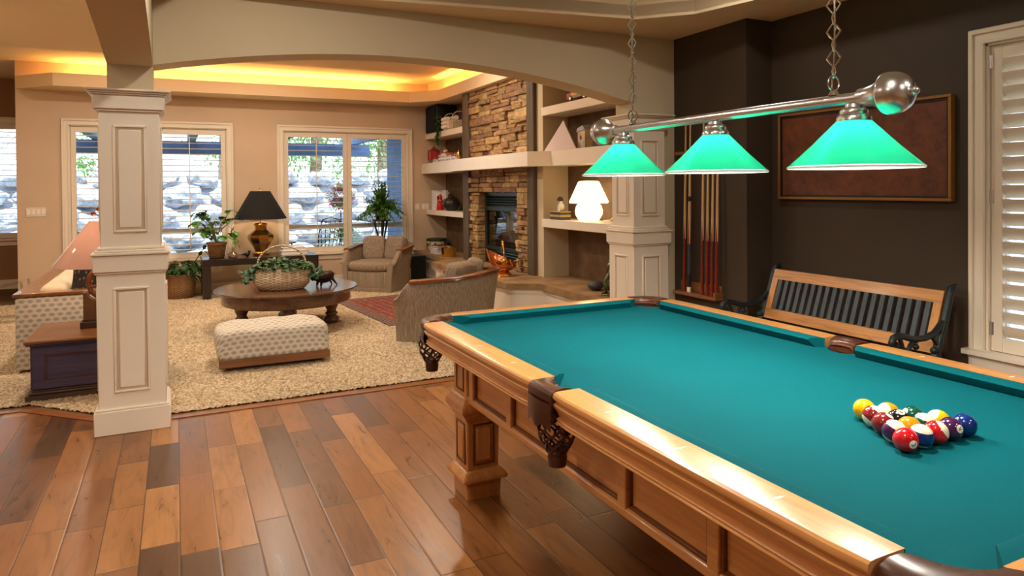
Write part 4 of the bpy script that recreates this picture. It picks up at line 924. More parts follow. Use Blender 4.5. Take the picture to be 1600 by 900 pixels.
m.prism(pr,-.05,.05,'y'); O('cradle_block',m,simple('aged_brown_wood',lin(104,72,40),.5,0,.25,8,.1),ll)
m=MB(); m.tube([(.115*math.cos(a),0,.315+.115*math.sin(a)) for a in [2*PI*i/28 for i in range(28)]],.017,10,True)
for i in range(6): a=i*PI/3+.3; m.tube([(.02*math.cos(a),0,.315+.02*math.sin(a)),(.11*math.cos(a),0,.315+.11*math.sin(a))],.008,8)
m.tube([(0,-.06,.315),(0,.06,.315)],.026,14); O('pulley_wheel',m,M['midwood'],ll)
m=MB(); m.tube([(0,0,.42),(0,0,.80)],.008,8); O('stem',m,M['brass'],ll)
m=MB(); m.lathe([(.335,.445),(.338,.447),(.105,.765),(.102,.765),(.333,.449)],48,cap=False); O('lamp_shade',m,M['pinkshade'],ll,ang=70)
m=MB(); m.tube([(0,0,.78),(-.04,-.01,.80),(-.07,0,.815)],.004,6); m.tube([(0,0,.78),(-.03,.02,.82),(-.045,.02,.84)],.004,6); m.ball((-.078,0,.818),.018,10); m.ball((-.047,.02,.848),.018,10); O('berry_finial',m,simple('russet_berry',lin(140,70,50),.4),ll)
# subwoofer
sw=T('subwoofer','black box subwoofer on the carpet beside the hearth bench','subwoofer',(3.10,9.80,.012)); m=MB(); m.box(-.16,.16,-.19,.19,.012,.40,.006); O('cabinet',m,M['black'],sw); m=MB(); m.box(-.15,.15,-.2,-.19,.04,.385,.004); O('grille',m,simple('speaker_cloth',lin(14,13,13),.95),sw)
for a in (-.12,.12):
    for b in (-.14,.14): m=MB(); m.lathe([(.02,0),(.02,.014)],10,Matrix.Translation((a,b,0))); O('foot',m,M['black'],sw)
# rug
rg=T('oriental_rug','red and navy oriental rug with patterned border on the carpet','rug',(2.37,7.75,.014),.10)
m=MB(); m.box(-.42,.42,-.80,.80,0,.008); O('field',m,M['rug'],rg)
m=MB()
for b in ((-.56,-.42,-.94,.94),(.42,.56,-.94,.94),(-.42,.42,-.94,-.80),(-.42,.42,.80,.94)): m.box(b[0],b[1],b[2],b[3],0,.0075)
O('border',m,M['rugb'],rg)
m=MB()
for i in range(75):
    x_=-.555+1.11*i/74
    for s in (-1,1): m.box(x_-.004,x_+.004,min(s*.94,s*.985),max(s*.94,s*.985),0,.004)
O('fringe',m,M['paper'],rg,smooth=False)
# ------------------------------------------------------------------ plants
def leaf(m,p,d,nrm,L_,W_,bend=.25,lobes=False):
    d=Vector(d).normalized(); s=d.cross(Vector(nrm)); 
    if s.length<1e-3: s=d.orthogonal()
    s.normalize(); n_=s.cross(d); p=Vector(p)
    a=p; b=p+d*L_*.35-n_*bend*L_*.08; c=p+d*L_*.7-n_*bend*L_*.3; e=p+d*L_-n_*bend*L_*.7
    k=.10*W_
    if lobes: pts=[a,p+d*L_*.10+s*W_*.55,b+s*W_*.75+n_*k,p+d*L_*.55+s*W_*.35,p+d*L_*.75+s*W_*.5,e,p+d*L_*.75-s*W_*.5,p+d*L_*.55-s*W_*.35,b-s*W_*.75+n_*k,p+d*L_*.10-s*W_*.55]; m._m([p+d*L_*.45]+pts,[(0,i,i%10+1) for i in range(1,11)])
    else: m._m([a,b+s*W_*.5+n_*k,b,b-s*W_*.5+n_*k,c+s*W_*.4+n_*k,c,c-s*W_*.4+n_*k,e],[(0,1,2),(0,2,3),(1,4,5,2),(2,5,6,3),(4,7,5),(5,7,6)])
def pot(prof,t,mat,seg=24,soil=None,name='pot'):
    m=MB(); m.lathe(prof,seg,cap=True); O(name,m,mat,t,ang=50)
    if soil: m=MB(); m.lathe([(soil[0],soil[1]-.01),(soil[0],soil[1])],seg); O('soil',m,M['soil'],t)
rng=random.Random(11)
# trailing-leaf plant on console
p1=T('potted_plant','leafy geranium-like plant in a woven clay-coloured pot at the left end of the console','potted plant',(.47,9.75,CT))
pot([(.085,0),(.095,.01),(.115,.17),(.128,.175),(.128,.2),(.115,.2),(.108,.185)],p1,M['wicker2'],28,(.108,.186))
m=MB(); l2=MB()
for i in range(20):
    a=rng.uniform(0,2*PI); R_=rng.uniform(.05,.26); hz=rng.uniform(.36,.70)-R_*.4; top=Vector((R_*math.cos(a),R_*math.sin(a),hz)); m.tube([(0,0,.18),(top.x*.3,top.y*.3,.18+(hz-.18)*.6),top],.004,5)
    for k in range(4): b=rng.uniform(0,2*PI); leaf(l2,top+Vector((rng.uniform(-.03,.03),rng.uniform(-.03,.03),rng.uniform(-.03,.01))),(math.cos(b),math.sin(b),rng.uniform(-.5,.2)),(0,0,1),rng.uniform(.07,.11),rng.uniform(.065,.095),.5,True)
for i in range(7):
    q=Vector((.20+.02*i*.3,-.05,.38-.035*i)); leaf(l2,q,(rng.uniform(-.5,1),rng.uniform(-1,.3),-.6),(0,0,1),.07,.05,.5,True)
m.tube([(0,0,.3),(.12,-.03,.42),(.2,-.05,.36),(.22,-.05,.16)],.004,5)
O('stems',m,M['stem'],p1); O('foliage',l2,M['leaf'],p1,smooth=False)
# floor basket plant
p2=T('basket_plant','dark leafy plant in a tall brown floor basket left of the console','potted plant',(.04,9.86,.012))
pot([(.15,0),(.165,.01),(.185,.15),(.185,.30),(.19,.305),(.175,.31),(.17,.28)],p2,M['wicker2'],32,(.17,.281),'basket')
m=MB(); l2=MB()
for i in range(30):
    a=rng.uniform(0,2*PI); R_=rng.uniform(.06,.26); hz=rng.uniform(.36,.52)-R_*.3; top=Vector((R_*math.cos(a),R_*math.sin(a),hz)); m.tube([(0,0,.28),(top.x*.4,top.y*.4,hz*.95),top],.004,5)
    for k in range(4): b=a+rng.uniform(-1.2,1.2); leaf(l2,top+Vector((rng.uniform(-.04,.04),rng.uniform(-.04,.04),rng.uniform(-.05,.02))),(math.cos(b),math.sin(b),rng.uniform(-.9,.1)),(0,0,1),rng.uniform(.09,.14),rng.uniform(.05,.075),.5)
for (x_,z_,b) in ((.22,.52,.3),(.27,.60,-.2)): m.tube([(.05,0,.3),(x_*.7,0,z_*.8),(x_,0,z_)],.005,5); leaf(l2,(x_,0,z_),(.3,-.3,.6),(0,1,0),.10,.045,.3); leaf(l2,(x_,0,z_),(.7,-.2,-.6),(0,0,1),.10,.05,.3)
O('stems',m,M['stem'],p2); O('foliage',l2,M['ivy'],p2,smooth=False)
# basket with ivy on the coffee table
p3=T('ivy_basket','oval pale wicker basket with arched handle filled with dark ivy on the coffee table','basket',(.93,7.12,.412),-.2)
m=MB(); m.lathe([(.19,0),(.215,.008),(.262,.06),(.272,.11),(.262,.165),(.245,.198),(.248,.205),(.236,.21),(.225,.19)],48,sy=.74); O('basket',m,M['wicker'],p3,ang=60)
m=MB(); m.lathe([(.225,.17),(.225,.182)],32,sy=.74); O('soil',m,M['soil'],p3)
m=MB(); 
for d in (-.008,.008): m.tube([(-.262,d,.14),(-.255,d,.21)]+[(-.225*math.cos(a),d,.24+.185*math.sin(a)) for a in [PI*i/16 for i in range(0,17)]]+[(.255,d,.21),(.262,d,.14)],.0085,8)
O('handle',m,M['wicker'],p3)
l2=MB()
for i in range(330):
    a=rng.uniform(0,2*PI); q=math.sqrt(rng.random()); x_,y_=q*.30*math.cos(a),q*.20*math.sin(a); z_=.205+.085*(1-q*q)*rng.uniform(.4,1.2)+.01; b=rng.uniform(0,2*PI)
    leaf(l2,(x_,y_,z_),(math.cos(b),math.sin(b),rng.uniform(-.6,.3)),(rng.uniform(-.3,.3),rng.uniform(-.6,.1),1),rng.uniform(.035,.055),rng.uniform(.03,.042),.4,True)
for (x0,n_) in ((-.27,7),(-.31,9),(.17,3),(.30,7),(.33,6),(-.35,5)):
    for k in range(n_): b=rng.uniform(0,6.28); leaf(l2,(x0+rng.uniform(-.025,.025),-.14+rng.uniform(-.03,.05)+abs(x0)*.3,.215-.016*k),(math.cos(b),-abs(math.sin(b)),-.5),(0,-1,.6),.045,.04,.3,True)
O('ivy',l2,M['ivy'],p3,smooth=False)
# pig
pg=T('pig_figurine','dark bronze pig figurine standing on the coffee table right of the basket','figurine',(1.34,7.14,.414),math.radians(205))
m=MB(); m.ball((0,0,.088),.067,20,sx=1.4,sz=.92); m.ball((.085,0,.098),.045,16,sx=1.1); m.tube([(.11,0,.092),(.145,0,.083)],[.03,.022],14); m.ball((-.06,0,.1),.05,14)
for a in (-.028,.028): m.tube([(.05,a,.06),(.065,a*1.3,0)],[.018,.008],8); m.tube([(-.07,a,.075),(-.125,a*1.6,.0)],[.017,.006],8)
for a in (-1,1): m.tube([(.075,a*.022,.13),(.07,a*.032,.158),(.085,a*.036,.175)],[.012,.014,.002],8,flat=.5)
m.tube([(-.09,0,.10),(-.125,0,.12),(-.13,.01,.105)],.004,6); O('body',m,M['pig'],pg,ang=70)
# fern on stand
fs=T('plant_stand','slender dark three-legged plant stand behind the far armchair','plant stand',(2.72,10.03,.012))
m=MB(); m.lathe([(.13,.90),(.142,.905),(.142,.922),(.13,.927)],32); O('top',m,M['espresso'],fs)
for i in range(3):
    a=i*2*PI/3+.5; m=MB(); m.tube([(.105*math.cos(a),.105*math.sin(a),.90),(.09*math.cos(a),.09*math.sin(a),.80),(.055*math.cos(a),.055*math.sin(a),.68),(.045*math.cos(a),.045*math.sin(a),.4),(.07*math.cos(a),.07*math.sin(a),.15),(.13*math.cos(a),.13*math.sin(a),0)],[.018,.015,.012,.011,.011,.014],8); O('leg',m,M['espresso'],fs)
m=MB(); m.lathe([(.045,.42),(.05,.43),(.045,.44)],16); m.tube([(0,0,.44),(0,0,.90)],.009,8); O('spindle',m,M['espresso'],fs)
p4=T('fern','bushy green asparagus fern in a dark pot on the tall plant stand','potted plant',(2.72,10.03,.939))
pot([(.075,0),(.085,.01),(.11,.13),(.118,.14),(.108,.15),(.1,.135)],p4,simple('dark_glazed_pot',lin(38,24,22),.3),24,(.1,.136))
l2=MB(); m=MB()
for i in range(120):
    a=rng.uniform(0,2*PI); el=rng.uniform(.15,1.5); Ln=rng.uniform(.26,.44) if el<1.1 else rng.uniform(.34,.52); d=Vector((math.cos(a)*math.cos(el),math.sin(a)*math.cos(el)*.7,math.sin(el))); pts=[]
    for k in range(8):
        q=k/7; p_=Vector((0,0,.13))+d*Ln*q+Vector((0,0,-.22*(q**2)*math.cos(el)*Ln/.3)); pts.append(p_)
    m.tube(pts,.0025,4)
    for k in range(1,8):
        for r_ in range(6):
            b=Vector((rng.uniform(-1,1),rng.uniform(-1,1),rng.uniform(-.4,.8))).normalized(); leaf(l2,pts[k]+(pts[k-1]-pts[k])*rng.random(),b+(pts[k]-pts[k-1]).normalized()*.9,(0,0,1),rng.uniform(.04,.07)*(1.25-.07*k),.016,.3)
O('stems',m,M['stem'],p4); O('fronds',l2,M['leaf'],p4,smooth=False)
# ------------------------------------------------------------------ console objects
bk_=T('table_lamp','table lamp with flared black shade on a faceted brass urn base','table lamp',(1.02,9.85,CT))
m=MB(); K=8; m.lathe([(.105,0),(.105,.02),(.085,.03),(.075,.045),(.078,.07),(.11,.13),(.155,.20),(.168,.235),(.16,.27),(.115,.305),(.078,.335),(.072,.37),(.082,.40),(.088,.415),(.07,.425),(.03,.432),(.015,.435)],K,rot=PI/8+.2,sx=1.0,sy=.8); O('base',m,simple('aged_brass',lin(170,122,60),.22,1,.25,6),bk_,ang=25)
m=MB(); m.tube([(0,0,.43),(0,0,.87)],.006,8); m.ball((0,0,.88),.014,10); O('stem',m,M['brass'],bk_)
m=MB(); m.lathe([(.335,.485),(.337,.487),(.128,.855),(.124,.855),(.331,.489)],48,cap=False)
O('lamp_shade',m,simple('black_shade_card',lin(8,7,7),.9),bk_,ang=70)
m=MB(); m.ball((0,0,.60),.03,12); O('bulb',m,M['bulb'],bk_)
bt=T('bottle','small silvery glass bottle on the console beside the leafy plant','bottle',(.655,9.60,CT)); m=MB(); m.lathe([(.05,0),(.058,.01),(.06,.035),(.05,.06),(.02,.085),(.012,.10),(.012,.14),(.015,.145)],24); O('glass_body',m,simple('silvered_glass',lin(190,170,140),.08,.8),bt,ang=60)
fg=T('figurine','tiny dark bird figurine on the console between bottle and lamp','figurine',(.83,9.66,CT)); m=MB(); m.ball((0,0,.035),.026,12,sx=1.4); m.ball((.025,0,.068),.017,10); m.tube([(-.03,0,.04),(-.065,0,.03)],[.012,.006],6); m.tube([(.04,0,.068),(.055,0,.066)],[.006,.001],6); m.tube([(0,0,0),(0,0,.015)],.016,8); O('body',m,M['black'],fg)
def book(lab,locn,sx,sy_,sz,colr,rz=0,group=None,upright=False):
    t=T('book',lab,'book',locn,rz,group); c=simple('book_cover_'+str(len(bpy.data.materials)),colr,.55); e=.003
    if upright:   # spine towards -x, standing, thickness along y
        m=MB(); m.box(0,sx,-sy_/2,-sy_/2+e,0,sz); m.box(0,sx,sy_/2-e,sy_/2,0,sz); m.box(-e,0,-sy_/2,sy_/2,0,sz,.001); O('cover',m,c,t); m=MB(); m.box(.0,sx-.005,-sy_/2+e,sy_/2-e,.005,sz-.005); O('pages',m,M['paper'],t)
    else:
        m=MB(); m.box(-sx/2,sx/2,-sy_/2,sy_/2,0,e); m.box(-sx/2,sx/2,-sy_/2,sy_/2,sz-e,sz); m.box(sx/2-e,sx/2,-sy_/2,sy_/2,e,sz-e); O('cover',m,c,t); m=MB(); m.box(-sx/2+.006,sx/2-e,-sy_/2+.006,sy_/2-.006,e,sz-e); O('pages',m,M['paper'],t)
book('thick pale book at the bottom of the pair on the console',(1.43,9.80,CT),.34,.26,.05,lin(214,200,190),0,'books on the console'); book('thinner white book on top of the pair on the console',(1.42,9.81,CT+.05),.30,.24,.045,lin(240,236,230),.05,'books on the console')
# ------------------------------------------------------------------ alcove objects, left
sp=T('speaker','black bookshelf speaker on the upper left alcove shelf','speaker',(3.66,10.02,2.22)); m=MB(); m.box(-.16,.15,-.22,.24,0,.41,.012,2); O('cabinet',m,M['black'],sp); m=MB(); m.box(-.175,-.16,-.205,.225,.015,.395,.006); O('grille',m,simple('black_speaker_grille',lin(15,13,13),.95),sp)
bs=T('towel_basket','pale wicker basket of rolled towels with twin loop handles on the upper left shelf','basket',(3.62,9.32,2.22))
m=MB(); m.box(-.12,.14,-.20,.20,0,.13,.01); O('basket',m,M['wicker'],bs)
for y in (-.16,.18): m=MB(); m.tube([(-.12*math.cos(a),y,.13+.12*math.sin(a)) for a in [PI*i/12 for i in range(13)]],.008,8); O('handle',m,M['wicker'],bs)
for i in range(3): m=MB(); m.tube([(-.13,.17,.045+.055*i),(-.13,-.05,.045+.055*i)],.03,12,flat=.9); m.tube([(-.05,.17,.05+.055*i),(-.05,-.18,.05+.055*i)],.03,12); O('towel',m,M['tw'],bs)
iv_=T('trailing_ivy','small trailing ivy plant in front of the towel basket on the upper left shelf','potted plant',(3.515,9.66,2.22)); m=MB(); m.lathe([(.03,0),(.045,.09),(.04,.09)],16,Matrix.Translation((.03,0,0))); O('pot',m,M['clay'],iv_); l2=MB()
for i in range(150):
    q=rng.random(); z_=.22-.40*q; b=rng.uniform(0,6.28); xo=-.045 if z_<.02 else rng.uniform(-.05,.06); leaf(l2,(xo,rng.uniform(-.07,.07)*(1-.5*q),z_),(math.cos(b)*.4-.5,math.sin(b),-.5),(-1,0,.4),.045,.035,.3,True)
O('foliage',l2,M['ivy'],iv_,smooth=False)
ln=T('lantern','small red and gold lantern at the left end of the mantel shelf','lantern',(3.56,10.10,1.763)); m=MB(); m.box(-.05,.05,-.06,.06,.0,.02,.004); m.box(-.025,.025,-.025,.025,.02,.05); m.box(-.07,.07,-.08,.08,.05,.062,.003); m.box(-.07,.07,-.08,.08,.19,.202,.003); m.lathe([(.09,.202),(.03,.235),(.012,.25)],4,rot=PI/4); 
for a in (-.062,.062):
    for b in (-.072,.072): m.box(a-.006,a+.006,b-.006,b+.006,.06,.192)
O('frame',m,simple('russet_lacquer',lin(150,60,30),.35),ln); m=MB(); m.box(-.058,.058,-.068,.068,.062,.19); O('pane',m,simple('red_pane',lin(206,70,80),.25),ln); m=MB(); m.ball((0,0,.268),.02,12); O('finial',m,M['brass'],ln)
def house(lab,y,x,w,d,h_,tower=0):
    t=T('ceramic_house',lab,'ceramic house',(x,y,1.763),0,'ceramic village houses on the mantel'); m=MB(); m.box(-d/2,d/2,-w/2,w/2,0,h_,.002); 
    if tower: m.box(-.022,.022,-w*.16,w*.16,0,h_+tower,.002)
    O('walls',m,M['white'],t); m=MB(); z=h_; g=.008
    m._m([(-d/2-g,-w/2-g,z),(d/2+g,-w/2-g,z),(d/2+g,w/2+g,z),(-d/2-g,w/2+g,z),(0,-w/2-g,z+.03),(0,w/2+g,z+.03)],[(0,1,2,3),(0,4,5,3),(1,2,5,4),(0,1,4),(3,5,2)])
    if tower: m.lathe([(.04,h_+tower),(.003,h_+tower+.03)],4,rot=PI/4)
    O('roof',m,M['rust'],t,smooth=False); 
    for k in range(3):
        for q in range(1+int(h_>.09)): mm=MB(); yy=-w/2+w*(k+.5)/3; mm.box(-d/2-.002,-d/2+.002,yy-.009,yy+.009,.02+.05*q,.045+.05*q); O('window',mm,M['black'],t)
house('low white ceramic house nearest the red lantern',9.90,3.53,.15,.07,.055); house('small white ceramic house with orange roof second in the village row',9.74,3.56,.11,.07,.11); house('tall white ceramic house with a tower in the middle of the village',9.56,3.55,.16,.08,.13,.05); house('broad white ceramic house with orange roof right of the towered one',9.36,3.55,.15,.07,.10); house('last white ceramic house of the village, beside the timber post',9.17,3.56,.13,.07,.075,.03)
gd=T('figurine','small shiny gold ornament on the mantel between village and timber post','figurine',(3.54,9.0,1.763)); m=MB(); m.lathe([(.03,0),(.012,.02),(.03,.06),(.036,.09),(.012,.14),(.004,.16)],16); O('body',m,M['brass'],gd)
for i,(y,w,h_,c) in enumerate(((10.17,.05,.30,lin(226,222,220)),(10.11,.045,.275,lin(238,232,228)),(10.05,.06,.29,lin(232,226,224)),(9.985,.055,.27,lin(240,236,232)))): book(['tall white book leftmost on the middle left shelf','white book second from the left on the middle left shelf','white book third from the left on the middle left shelf','white book fourth from the left on the middle left shelf'][i],(3.56,y,1.056),.2,w,h_,c,0,'white books on the middle left shelf',True)
book('broad white book with its cover turned out behind the red figure',(3.64,9.875,1.056),.03,.155,.30,lin(222,216,216),0,'white books on the middle left shelf',True)
rf=T('figurine','red glazed hooded figurine on the middle left shelf before the white books','figurine',(3.565,9.84,1.056)); m=MB(); m.lathe([(.055,0),(.058,.02),(.05,.10),(.045,.14),(.03,.17),(.034,.19),(.03,.215),(.012,.235),(.004,.245)],20); O('body',m,M['red'],rf); m=MB(); m.ball((-.03,0,.195),.022,10); m.tube([(-.03,.03,.17),(-.02,-.05,.12)],.012,8); O('face_and_scarf',m,M['black'],rf)
dv=T('vase','round black pottery vase on the middle left shelf beside the timber post','vase',(3.62,9.52,1.056)); m=MB(); m.lathe([(.06,0),(.08,.01),(.125,.07),(.135,.11),(.115,.16),(.06,.19),(.035,.205),(.03,.22),(.034,.225)],28); O('body',m,M['darkvase'],dv,ang=70)
dr=T('drum_pot','striped cream and black drum-shaped pot at the left end of the hearth','pot',(3.60,10.12,.43)); m=MB(); m.lathe([(.12,0),(.135,.01),(.15,.05),(.15,.14),(.135,.155)],36); O('body',m,M['drum'],dr); m=MB(); m.lathe([(.15,.15),(.155,.155),(.155,.185),(.13,.19)],36); O('lid',m,simple('dark_green_rim',lin(40,46,34),.5),dr)
for i,(sx,sy_,h_,c) in enumerate(((.23,.30,.035,lin(150,150,160)),(.22,.28,.03,lin(190,180,178)),(.21,.27,.032,lin(120,110,120)),(.2,.27,.022,lin(96,58,40)))): book(['pale grey book at the bottom of the hearth stack','second book from the bottom of the hearth stack, pale cover','third book from the bottom of the hearth stack, grey cover','brown covered book on top of the hearth stack'][i],(3.50-.004*i,9.68-.01*i,.43+sum((.035,.03,.032,.022)[:i])),sx,sy_,h_,c,.06*i-.05,'books stacked on the hearth')
bp=T('brass_pot','brass pot with a thin bail handle on the hearth by the timber post','pot',(3.42,9.12,.43)); m=MB(); m.lathe([(.085,0),(.095,.01),(.105,.12),(.112,.125),(.112,.13),(.10,.13),(.09,.02)],32,cap=False); m.lathe([(.09,0),(.09,.004)],32); O('body',m,M['brass'],bp,ang=50); m=MB(); m.tube([(0,-.108*math.cos(a),.12+.13*math.sin(a)) for a in [PI*i/14 for i in range(15)]],.004,6); O('handle',m,M['iron'],bp)
# copper coal scuttle
cs=T('coal_scuttle','polished copper coal scuttle with brass handle and foot on the hearth','coal scuttle',(3.20,6.86,.43),math.radians(162))
m=MB(); m.lathe([(.105,0),(.11,.004),(.10,.02),(.075,.04),(.055,.052)],32); O('foot',m,M['brass'],cs)
def scb(p,q):
    a=2*PI*p; z0=.048; r_=[.05,.095,.122,.13,.128,.118,.112][min(6,int(q*6))]; qq=q*6-int(q*6) if q<1 else 0; r1=[.05,.095,.122,.13,.128,.118,.112,.112][min(7,int(q*6)+1)]; R_=r_+(r1-r_)*qq
    c=math.cos(a); top=.215+.055*c+(.03*max(0,c)**3); z=z0+(top-z0)*q; ext=max(0,c)**3*.06*max(0,q-.45)/.55
    return ((R_*1.12+ext)*c,R_*math.sin(a)*.92*(1-.25*max(0,c)**2*max(0,q-.5)),z)
m=MB(); m.grid(scb,40,15,cu=True); O('body',m,M['copper'],cs,ang=70)
m=MB(); m.grid(lambda p,q:tuple(v*k for v,k in zip(scb(p,1-.75*q),(.965,.965,1))),40,8,cu=True); O('inner_lining',m,simple('dark_brown_inside',lin(48,30,22),.6),cs,ang=70)  # lining colored dark brown, darker than the copper body
m=MB(); m.tube([(.0,-.11*math.cos(a)*1.0,.20+.155*math.sin(a)) for a in [PI*i/16 for i in range(17)]],[.008]*6+[.011]*5+[.008]*6,10); m.ball((.0,0,.365),.017,10); O('bail_handle',m,M['brass'],cs)
for s in (-1,1): m=MB(); m.ball((-.0,s*.118,.165),.032,14,sx=.8,sy=.35,sz=1.15); m.lathe([(.012,-.01),(.016,0),(.006,.012)],10,Matrix.Translation((0,s*.125,.165))@Matrix.Rotation(-s*PI/2,4,'X')); O('handle_boss',m,M['brass'],cs)
m=MB(); m.tube([(-.118,0,.15),(-.16,0,.165),(-.185,0,.14),(-.165,0,.10),(-.13,0,.08)],.008,8); O('rear_handle',m,M['brass'],cs)
# ------------------------------------------------------------------ alcove objects, right
tr=T('triangular_panel','plain pale pink triangular panel standing on the mantel shelf','ornament',(3.53,6.165,1.763)); m=MB(); m.prism([(-.325,0),(.325,0),(-.06,.295)],-.012,.0,'x'); bmesh.ops.rotate(m.bm,verts=m.bm.verts[:],cent=(0,0,0),matrix=Matrix.Rotation(.05,3,'Y')); bmesh.ops.translate(m.bm,verts=m.bm.verts[:],vec=(0,0,.003)); O('panel',m,simple('pale_pink_card',lin(216,196,190),.8),tr,smooth=False)
hs=T('toy_house','small pastel folk-art house on the mantel shelf right of the triangle','ornament',(3.62,5.83,1.763)); m=MB(); m.prism([(-.09,0),(.09,0),(.085,.17),(-.10,.19)],-.045,.045,'x'); O('walls',m,simple('pastel_patches',lin(206,186,150),.7,0,.2,12),hs,smooth=False); m=MB(); m.prism([(-.11,.185),(.095,.165),(.08,.20),(-.06,.225)],-.055,.055,'x'); O('roof',m,simple('pale_blue_wash',lin(176,180,190),.7),hs,smooth=False); m=MB(); m.box(-.048,-.044,-.01,.02,.09,.125); O('window',m,M['black'],hs); m=MB(); m.box(-.047,-.044,-.07,-.02,.01,.07); O('patch',m,simple('pale_blue_patch',lin(150,170,190),.7),hs); m=MB(); m.box(-.047,-.044,.0,.07,.10,.15); m.box(-.0465,-.044,.03,.08,.02,.06); O('patch',m,simple('pink_patch',lin(200,150,140),.7),hs)
hs.scale=(1,.72,1)
bu=T('toy_bus','colourful yellow and red toy bus with roof luggage on the top right shelf','toy bus',(3.57,5.80,2.231)); m=MB()
m.prism([(-.21,.03),(.21,.03),(.21,.085),(.13,.09),(.105,.135),(-.21,.135)],-.05,.05,'x'); O('body',m,simple('toy_red',lin(150,30,24),.35),bu); m=MB()
for s in (-1,1): m.box(min(s*.05,s*.053),max(s*.05,s*.053),-.205,.12,.06,.08)
O('yellow_stripe',m,simple('toy_yellow',lin(230,180,30),.35),bu); m=MB()
for s in (-1,1): m.box(min(s*.05,s*.0535),max(s*.05,s*.0535),-.205,.15,.035,.058)
O('green_stripe',m,simple('toy_green',lin(90,130,40),.35),bu); m=MB()
for s in (-1,1):
    for k in range(6): yy=-.19+.05*k; m.box(min(s*.05,s*.053),max(s*.05,s*.053),yy,yy+.036,.09,.125)
O('windows',m,M['black'],bu); m=MB(); m.box(-.055,.055,-.215,.115,.135,.145,.003); O('roof',m,simple('toy_cream',lin(230,214,180),.4),bu); m=MB(); m.box(-.03,.03,-.05,.03,.145,.17,.005); m.ball((0,.06,.158),.016,8); m.box(-.025,.025,-.15,-.08,.145,.165,.004); O('luggage',m,M['rust'],bu)
for s in (-1,1):
    for yy in (-.13,.13): m=MB(); m.tube([(s*.042,yy,.03),(s*.058,yy,.03)],.03,16); O('wheel',m,M['black'],bu); m=MB(); m.tube([(s*.055,yy,.03),(s*.06,yy,.03)],.014,12); O('hubcap',m,M['chrome'],bu)
wl=T('mushroom_lamp','glowing white glass mushroom-shaped lamp on the lower right shelf','table lamp',(3.665,5.84,1.053)); m=MB(); m.lathe([(.07,0),(.10,.006),(.132,.06),(.138,.10),(.125,.15),(.10,.175)],40); O('base',m,M['milk'],wl,ang=70); m=MB(); m.lathe([(.105,.172),(.188,.176),(.195,.186),(.191,.20),(.105,.385),(.09,.393),(.03,.396)],40,cap=True); O('glass_shade',m,M['milk'],wl,ang=50)
db=T('box','small yellow and blue decorated box on the lower right shelf','box',(3.58,6.26,1.053)); m=MB(); m.box(-.06,.06,-.11,.11,0,.075,.003); O('body',m,simple('navy_box',lin(60,64,74),.5),db); m=MB(); m.box(-.062,.062,-.112,.112,.03,.052); m.box(-.066,.066,-.115,.115,.075,.088,.003); O('yellow_band',m,simple('ochre_band',lin(190,150,60),.5),db)
dg_=T('figurine','small white seated dog figurine on the decorated box by the glowing lamp','figurine',(3.58,6.24,1.141)); m=MB(); m.ball((0,0,.045),.035,12,sz=1.3); m.tube([(-.025,.01,.06),(-.03,.01,0)],.011,6); m.tube([(-.025,-.015,.06),(-.03,-.015,0)],.011,6); m.tube([(0,0,.08),(-.005,0,.105)],.02,8); O('body',m,M['white'],dg_); m=MB(); m.ball((-.01,0,.125),.025,10,sx=1.2); m.ball((-.038,0,.118),.012,8); m.ball((.0,.026,.122),.012,8,sz=1.6); m.ball((.0,-.026,.122),.012,8,sz=1.6); O('head',m,simple('dog_black_patch',lin(60,50,46),.4),dg_)
ou=T('outlet','dark brown wall outlet low on the right alcove back','outlet',(3.83,5.72,.53)); m=MB(); m.box(-.008,0,-.045,.045,-.055,.055,.003); O('plate',m,M['espresso'],ou); m=MB(); m.box(-.011,-.007,-.02,.02,-.035,-.008,.002); m.box(-.011,-.007,-.02,.02,.008,.035,.002); O('socket',m,M['black'],ou)
ou=T('outlet','dark wall outlet beside the glowing lamp with its plug','outlet',(3.83,5.56,1.16)); m=MB(); m.box(-.008,0,-.045,.045,-.055,.055,.003); O('plate',m,M['espresso'],ou); m=MB(); m.box(-.03,-.007,-.018,.018,-.03,.0,.004); m.tube([(-.03,0,-.02),(-.06,.01,-.06),(-.07,.05,-.095),(-.10,.12,-.10)],.005,6); O('plug_and_cord',m,M['white'],ou)
sn=T('pebble','smooth dark grey pebble on the right end of the hearth','stone',(3.50,5.47,.43)); m=MB(); m.ball((0,0,.045),.075,20,sz=.6); O('body',m,M['stonepeb'],sn,ang=90)
fo=T('figurine','greenish bronze frog figurine at the right end of the hearth by the pilaster','figurine',(3.50,5.15,.43),.6); m=MB()
m.tube([(.03,0,.03),(.0,0,.10),(-.01,.01,.18),(-.03,.01,.235)],[.035,.045,.05,.035],12); m.ball((-.045,.01,.265),.045,14,sx=1.3,sz=.8); m.ball((-.03,.035,.295),.016,8); m.ball((-.03,-.015,.295),.016,8)
for s in (-1,1): m.tube([(-.02,s*.04,.19),(-.07,s*.07,.13),(-.06,s*.05,.06)],[.018,.014,.012],8); m.tube([(.01,s*.04,.05),(-.05,s*.08,.07),(.0,s*.085,.02),(-.08,s*.09,.008)],[.025,.022,.016,.012],8)
m.box(-.09,.06,-.10,.10,0,.012,.004); O('body',m,M['frog'],fo,ang=80)
